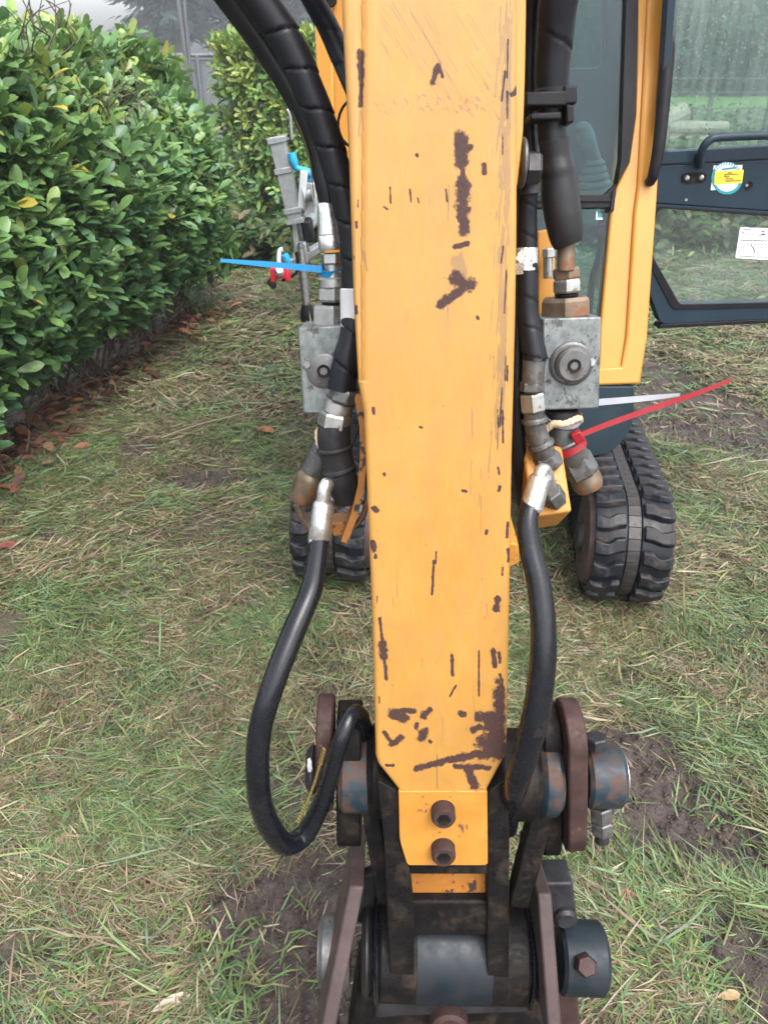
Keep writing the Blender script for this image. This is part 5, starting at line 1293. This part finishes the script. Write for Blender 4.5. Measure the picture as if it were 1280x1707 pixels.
def seat_fn(mb):
    obox(mb, (.50, 3.30, 1.0), (.21, 0, 0), (0, .2, .02), (0, -.01, .05)); obox(mb, (.50, 3.53, 1.27), (.2, 0, 0), (0, .04, -.01), (0, .05, .26))
mpart('seat', M['seat'], cab, seat_fn, bevel=.03); mpart('seat_base', M['navy'], cab, box, .34, .66, 3.15, 3.5, .70, .95, bevel=.02)
jy = 2.86
js = MB()
for k_, (y0, y1, w0, w1) in enumerate([(266, 276, 13, 17), (276, 288, 16, 20), (288, 300, 19, 23), (300, 312, 22, 27), (312, 326, 25, 29)]):
    a_ = onY(990, y0, jy); b_ = onY(990, y1, jy); lathe(js, a_, b_, [(0, w0 * .0021), (.5, w1 * .0021), (.8, w1 * .0021), (1, w0 * .0021)], 20)
jst = obj('joystick', js, M['stick'], cab)
mb = MB(); tube(mb, [onY(x, y, jy) for x, y in [(992, 270), (984, 248), (976, 228), (972, 212)]], [.022, .024, .030, .024], 14, .01); uvball(mb, onY(971, 213, jy), .028, 12, 8, (1, 1, .7)); obj('joystick_grip', mb, M['stick'], jst, smooth=60)
mpart('console', M['stick'], cab, box, .70, .80, 3.0, 3.4, 1.08, 1.17, bevel=.02)
mb = MB(); ly = 2.66; tube(mb, [onY(x, y, ly) for x, y in [(1001, 392), (996, 430), (986, 470), (978, 560)]], [.008, .009, .011, .013], 10, .02); lv = obj('lever', mb, M['black'], cab, smooth=60)
mb = MB(); uvball(mb, onY(1003, 385, ly), .024, 16, 10); obj('lever_knob', mb, M['knob'], lv, smooth=80)
# ---------------- open door
def dpoly(*a, **k): return wpoly(*a, plane_=D, n_=DN, **k)
up_out = [(1128, -240), (1470, -270), (1452, 256), (1094, 275)]; up_in = [(1144, -215), (1442, -240), (1430, 234), (1105, 252)]
lo_out = [(1089, 340), (1452, 364), (1445, 524), (1101, 540), (1078, 476), (1084, 415)]; lo_in = [(1097, 347), (1430, 372), (1425, 500), (1133, 507), (1087, 426), (1088, 380)]
dr = wring('door', M['navy'], up_out, up_in, 0, .035, EX, ro=[4, 4, 1, 1], ri=[10, 10, 10, 12], plane_=D, n_=DN, bevel=.004)
dpoly('door_panel', M['navy'], [(1093.5, 276), (1452, 257), (1452, 363), (1088.5, 339)], .006, .03, dr, bevel=.004)
wring('door_lower_frame', M['navy'], lo_out, lo_in, -.002, .04, dr, ro=[2, 2, 6, 8, 14, 10], ri=[12, 6, 6, 6, 8, 10], plane_=D, n_=DN, bevel=.005)
wring('door_seal', M['black'], [(1093, 343), (1440, 368), (1434, 509), (1121, 516), (1081, 440), (1084, 385)], [(1097, 347), (1430, 372), (1425, 501), (1132, 508), (1086.5, 427), (1087.5, 381)], -.006, .004, dr, ro=8, ri=8, plane_=D, n_=DN, bevel=.001)
dpoly('door_bottom_trim', M['black'], [(1101, 541), (1445, 525), (1445, 531), (1097, 548)], -.004, .045, dr, bevel=.002)
ug = dpoly('door_upper_glass', M['glass_door'], [(1140, -220), (1446, -245), (1434, 238), (1102, 256)], .016, .004, dr, bevel=0)
dpoly('door_lower_glass', M['glass_low'], [(1093, 344), (1434, 368), (1429, 504), (1130, 511), (1083, 428), (1084, 380)], .016, .004, dr, bevel=0)
mb = MB(); rr = random.Random(9)
for i in range(520):
    x = rr.uniform(1112, 1290); y = rr.uniform(-20, 240) if i % 3 else rr.uniform(-10, 110)
    if x < 1132 - y * .1: continue
    c = D(x, y, .016); uvball(mb, c + DN * .0005, R(c, rr.uniform(.55, 1.6)), 6, 4, (1, 1, rr.choice([1, 1.2, 1.9])))
obj('raindrops', mb, M['drop'], dr)['kind'] = 'stuff'
mb = MB(); tube(mb, [D(x, y, o) for x, y, o in [(1166, 276, -.004), (1167, 262, -.03), (1172, 245, -.045), (1182, 234, -.05), (1200, 229, -.05), (1290, 225, -.05), (1380, 222, -.05), (1396, 232, -.045), (1400, 258, -.004)]], .0125, 14, .01); hd = obj('door_handle', mb, M['navy'], dr, smooth=60)
dpoly('handle_foot', M['navy'], [(1161, 256), (1173, 255), (1174, 274), (1160, 275)], -.008, .016, hd, bevel=.003)
lk = dpoly('latch_slot', M['cast'], [(1136, 289), (1177, 287), (1177, 304), (1136, 306)], .0018, .004, dr, bevel=0, rad=9)
for x, y in ((1144, 297), (1168, 296)): mpart('latch_stud', M['steel'], lk, lathe, D(x, y, .003), D(x, y, -.006), [(0, .0085), (.6, .0085), (1, .004)], 14)
ho = mpart('latch_hole', M['cast'], dr, lathe, D(1247, 309, .008), D(1247, 309, .003), [(0, .013), (1, .013)], 16); mpart('hole_stud', M['steel'], ho, lathe, D(1244, 309, .004), D(1244, 309, -.002), [(0, .005), (1, .004)], 10)
mpart('panel_rivet', M['steel'], dr, lathe, D(1143, 333, .006), D(1143, 333, .002), [(0, .005), (1, .004)], 10)
st = dpoly('sticker', M['paper'], [(1189, 276), (1237, 275), (1231, 314), (1184, 317)], .0045, .0007, dr, bevel=0)
def disc(name, m, x, y, rpx, off, par, a0=0, a1=6.2832, ri=0, sq=1.0):
    pts = [(x + rpx * math.cos(a0 + (a1 - a0) * i / 30), y - rpx * sq * math.sin(a0 + (a1 - a0) * i / 30)) for i in range(31)]
    if ri: pts += [(x + ri * math.cos(a1 + (a0 - a1) * i / 30), y - ri * sq * math.sin(a1 + (a0 - a1) * i / 30)) for i in range(31)]
    return dpoly(name, m, pts, off, .0005, par, bevel=0, smooth=0)
disc('sticker_disc', M['teal'], 1211, 297, 26, .0038, st, sq=1.05); disc('sticker_face', M['paper'], 1211, 297, 21, .0032, st, sq=1.06)
dpoly('sticker_band', M['teal'], [(1203, 281), (1225, 278), (1229, 281), (1202, 284)], .0027, .0004, st, bevel=0)
mb = MB()
for i in range(11):
    a_ = .55 + i * .19; x, y = 1211 + 23.6 * math.cos(a_), 297 - 24.5 * math.sin(a_); p = D(x, y, .0031); obox(mb, p, V((1, .154, 0)).normalized() * .0026, DN * .0003, (0, 0, .0032))
obj('sticker_lettering', mb, M['paper'], st)
yl = dpoly('yellow_note', M['yellow_label'], [(1191, 286), (1239, 283), (1236, 305), (1190, 308)], .0022, .0006, st, bevel=0)
mb = MB(); rr = random.Random(12); e_ = V((1, .154, 0)).normalized()
for (x0, y0, x1, n_, h_) in [(1212, 288, 1220, 3, 3), (1206, 291, 1231, 8, 2.6), (1205, 294.5, 1216, 5, 2.4), (1208, 298, 1222, 6, 2.4), (1207, 301.5, 1235, 11, 2.8)]:
    for i in range(n_):
        x = x0 + (x1 - x0) * (i + .5) / n_; p = D(x, y0 + rr.uniform(-.6, .6), .0014); w_ = R(p, (x1 - x0) / n_ * .42); hh_ = R(p, h_ * rr.uniform(.25, .5))
        q0 = p - e_ * w_ - V((0, 0, hh_)); q1 = p + V((0, 0, hh_)); q2 = p + e_ * w_ - V((0, 0, hh_ * .5)); tube(mb, [q0, q1, q2], .0009, 4, .004)
for y0 in (290, 296, 301, 305):
    p = D(1192.5, y0, .0015); bar(mb, p, D(1203, y0 - .5, .0015), .0007, .0004)
obj('handwriting', mb, M['ink'], yl, smooth=0)
pl = dpoly('paper_label', M['paper'], [(1233, 379), (1330, 382), (1324, 436), (1225, 430)], .0145, .0007, dr, bevel=0, rad=3)
mb = MB()
def pline(x0, y0, x1, y1, w_=.0009): bar(mb, D(x0, y0, .0138), D(x1, y1, .0138), w_ * 1.7, .0003, up=DN)
pline(1240, 391, 1275, 392); pline(1233, 400, 1324, 403, .0014); pline(1238, 396, 1268, 397, .0006)
for x in range(1234, 1322, 6): pline(x, 401.5, x - 2.6, 426, .0005)
for y in range(406, 428, 5): pline(1231, y, 1320, y + 3, .0004)
pline(1230, 427, 1320, 432, .0008); pline(1268, 386, 1274, 386.2, .002); pline(1268, 390, 1275, 390.2, .002); pline(1236, 386, 1239, 389, .0018); pline(1238, 382, 1252, 382.5, .0012); pline(1258, 421, 1252, 408, .0012)
obj('label_print', mb, M['ink'], pl, smooth=0)

# ================================================================== THE TRAILER BEYOND
YT = 5.65
TR = thing('boat_trailer', (-.55, 6.6, 0), 'galvanised trailer with winch post, jockey leg and blue strap beside the far hedge', 'trailer')
def tb_(x, y, dy=0): return onY(x, y, YT + dy)
def tbar(name, m, x0, y0, x1, y1, wp, dy0=0, dy1=0, parent=TR, wy=None, bevel=.006):
    p = tb_(x0, y0, dy0); q = tb_(x1, y1, dy1); mb = MB(); w_ = wp * YT / F; bar(mb, p, q, w_, wy or w_, up=(0, -1, 0)); return obj(name, mb, m, parent, bevel=bevel)
# mast: hollow square tube
p = tb_(462, 230); q = tb_(492, 362); a = (q - p).normalized(); xx = V((1, 0, 0)); xx = (xx - a * xx.dot(a)).normalized(); yy = a.cross(xx); hw = 11.5 * YT / F
sq = lambda c, r: [c + xx * r + yy * r, c - xx * r + yy * r, c - xx * r - yy * r, c + xx * r - yy * r]
mb = MB(); ringprism(mb, sq(p, hw), sq(p, hw * .74), q - p); mast = obj('winch_post', mb, M['galv'], TR, bevel=.004)
for y_ in (228, 277, 344, 362):
    u = (y_ - 230) / 132; c = p.lerp(q, u); mb = MB(); ringprism(mb, sq(c, hw * 1.22), sq(c, hw * 1.02), a * .035); obj('post_collar', mb, M['galv'], mast, bevel=.003)
tbar('post_leg', M['galv'], 490, 362, 498, 440, 9, .0, 0); tbar('post_leg', M['galv'], 497, 362, 514, 420, 8, .05, .05)
tbar('drawbar', M['galv'], 498, 432, 600, 372, 13, .02, 1.6); tbar('drawbar', M['galv'], 494, 434, 520, 330, 12, -.05, 2.2)
tbar('coupling_bar', M['galv'], 508, 430, 478, 440, 11, -.03, -.12)
tbar('jockey_clamp', M['galv'], 502, 404, 506, 438, 15, -.08, -.08)
j0 = tb_(501, 405, -.12); j1 = onG(511, 512, .10); mb = MB(); lathe(mb, j0, j1, [(0, .022), (.3, .022), (.31, .031), (1, .028)], 14); jk = obj('jockey_leg', mb, M['steel_dull'], TR)
mb = MB(); lathe(mb, j1 + V((0, 0, .02)), V((j1.x, j1.y, .0)), [(0, .03), (.3, .045), (.9, .05), (1, .045)], 14); obj('jockey_foot', mb, M['black'], jk)
tbar('winch_cheek', M['white'], 502, 347, 507, 285, 11, -.05, -.1, wy=.02); tbar('winch_bracket', M['white'], 512, 348, 517, 300, 26, .05, -.02, wy=.08)
mb = MB(); lathe(mb, tb_(505, 325, -.02), tb_(524, 322, -.02), [(0, .05), (.1, .09), (.2, .05), (.8, .05), (.9, .09), (1, .05)], 20); obj('winch_drum', mb, M['galv'], TR)
mb = MB(); tube(mb, [tb_(x, y, -.06) for x, y in [(486, 255), (489, 268), (494, 280), (505, 283), (520, 290)]], [.025, .03, .02, .02, .03], 8, .03); obj('winch_strap', mb, M['blue'], TR, smooth=60)
tbar('strap_block', M['blue'], 507, 294, 523, 294, 14, -.03, -.03)
mb = MB(); tube(mb, [tb_(x, y, -.05) for x, y in [(487, 232), (485, 212), (483, 190), (478, 183)]], .010, 8, .03); obj('crank_handle', mb, M['galv'], TR, smooth=60)
tbar('black_roller', M['black'], 505, 384, 522, 382, 34, .02, .02, bevel=.02)
mb = MB(); tube(mb, [tb_(494, 420, -.15), tb_(496, 450, -.15), tb_(484, 462, -.15), tb_(470, 468, -.15)], .010, 8, .03); obj('electric_cable', mb, M['black'], TR, smooth=60)
mb = MB(); lathe(mb, tb_(474, 424, -.14), tb_(481, 439, -.14), [(0, .028), (.5, .03), (1, .02)], 12); obj('electric_plug', mb, M['blue'], TR)
mb = MB(); tube(mb, [tb_(x, y, -.15) for x, y in [(465, 440), (465, 425), (467, 417), (471, 415)]], .016, 10, .02); obj('coupling_handle', mb, M['white'], TR, smooth=60)
LKr = thing('coupling_lock', tb_(467, 460, -.15), 'red steel lock clamped on the trailer coupling beyond the blue tie', 'lock')
mb = MB(); prism(mb, [tb_(x, y, -.25) for x, y in [(450, 448), (479, 445), (484, 468), (476, 471), (475, 464), (460, 466), (459, 474), (451, 473)]], (0, .12, 0)); lb_ = obj('lock_body', mb, M['redlock'], LKr, bevel=.008)
mb = MB(); lathe(mb, tb_(465, 458, -.22), tb_(466, 450, -.27), [(0, .03), (.7, .035), (1, .02)], 16); obj('lock_cylinder', mb, M['ferrule'], LKr)
mb = MB(); lathe(mb, tb_(452, 470, -.2), tb_(456, 476, -.26), [(0, .03), (1, .025)], 14); obj('lock_cap', mb, M['steel_dark'], LKr)
mb = MB(); tube(mb, [V((-.62, 5.8, .5)), V((-.55, 6.6, .5)), V((-.55, 7.6, .5))], .05, 8, .2); obj('chassis_beam', mb, M['galv'], TR)
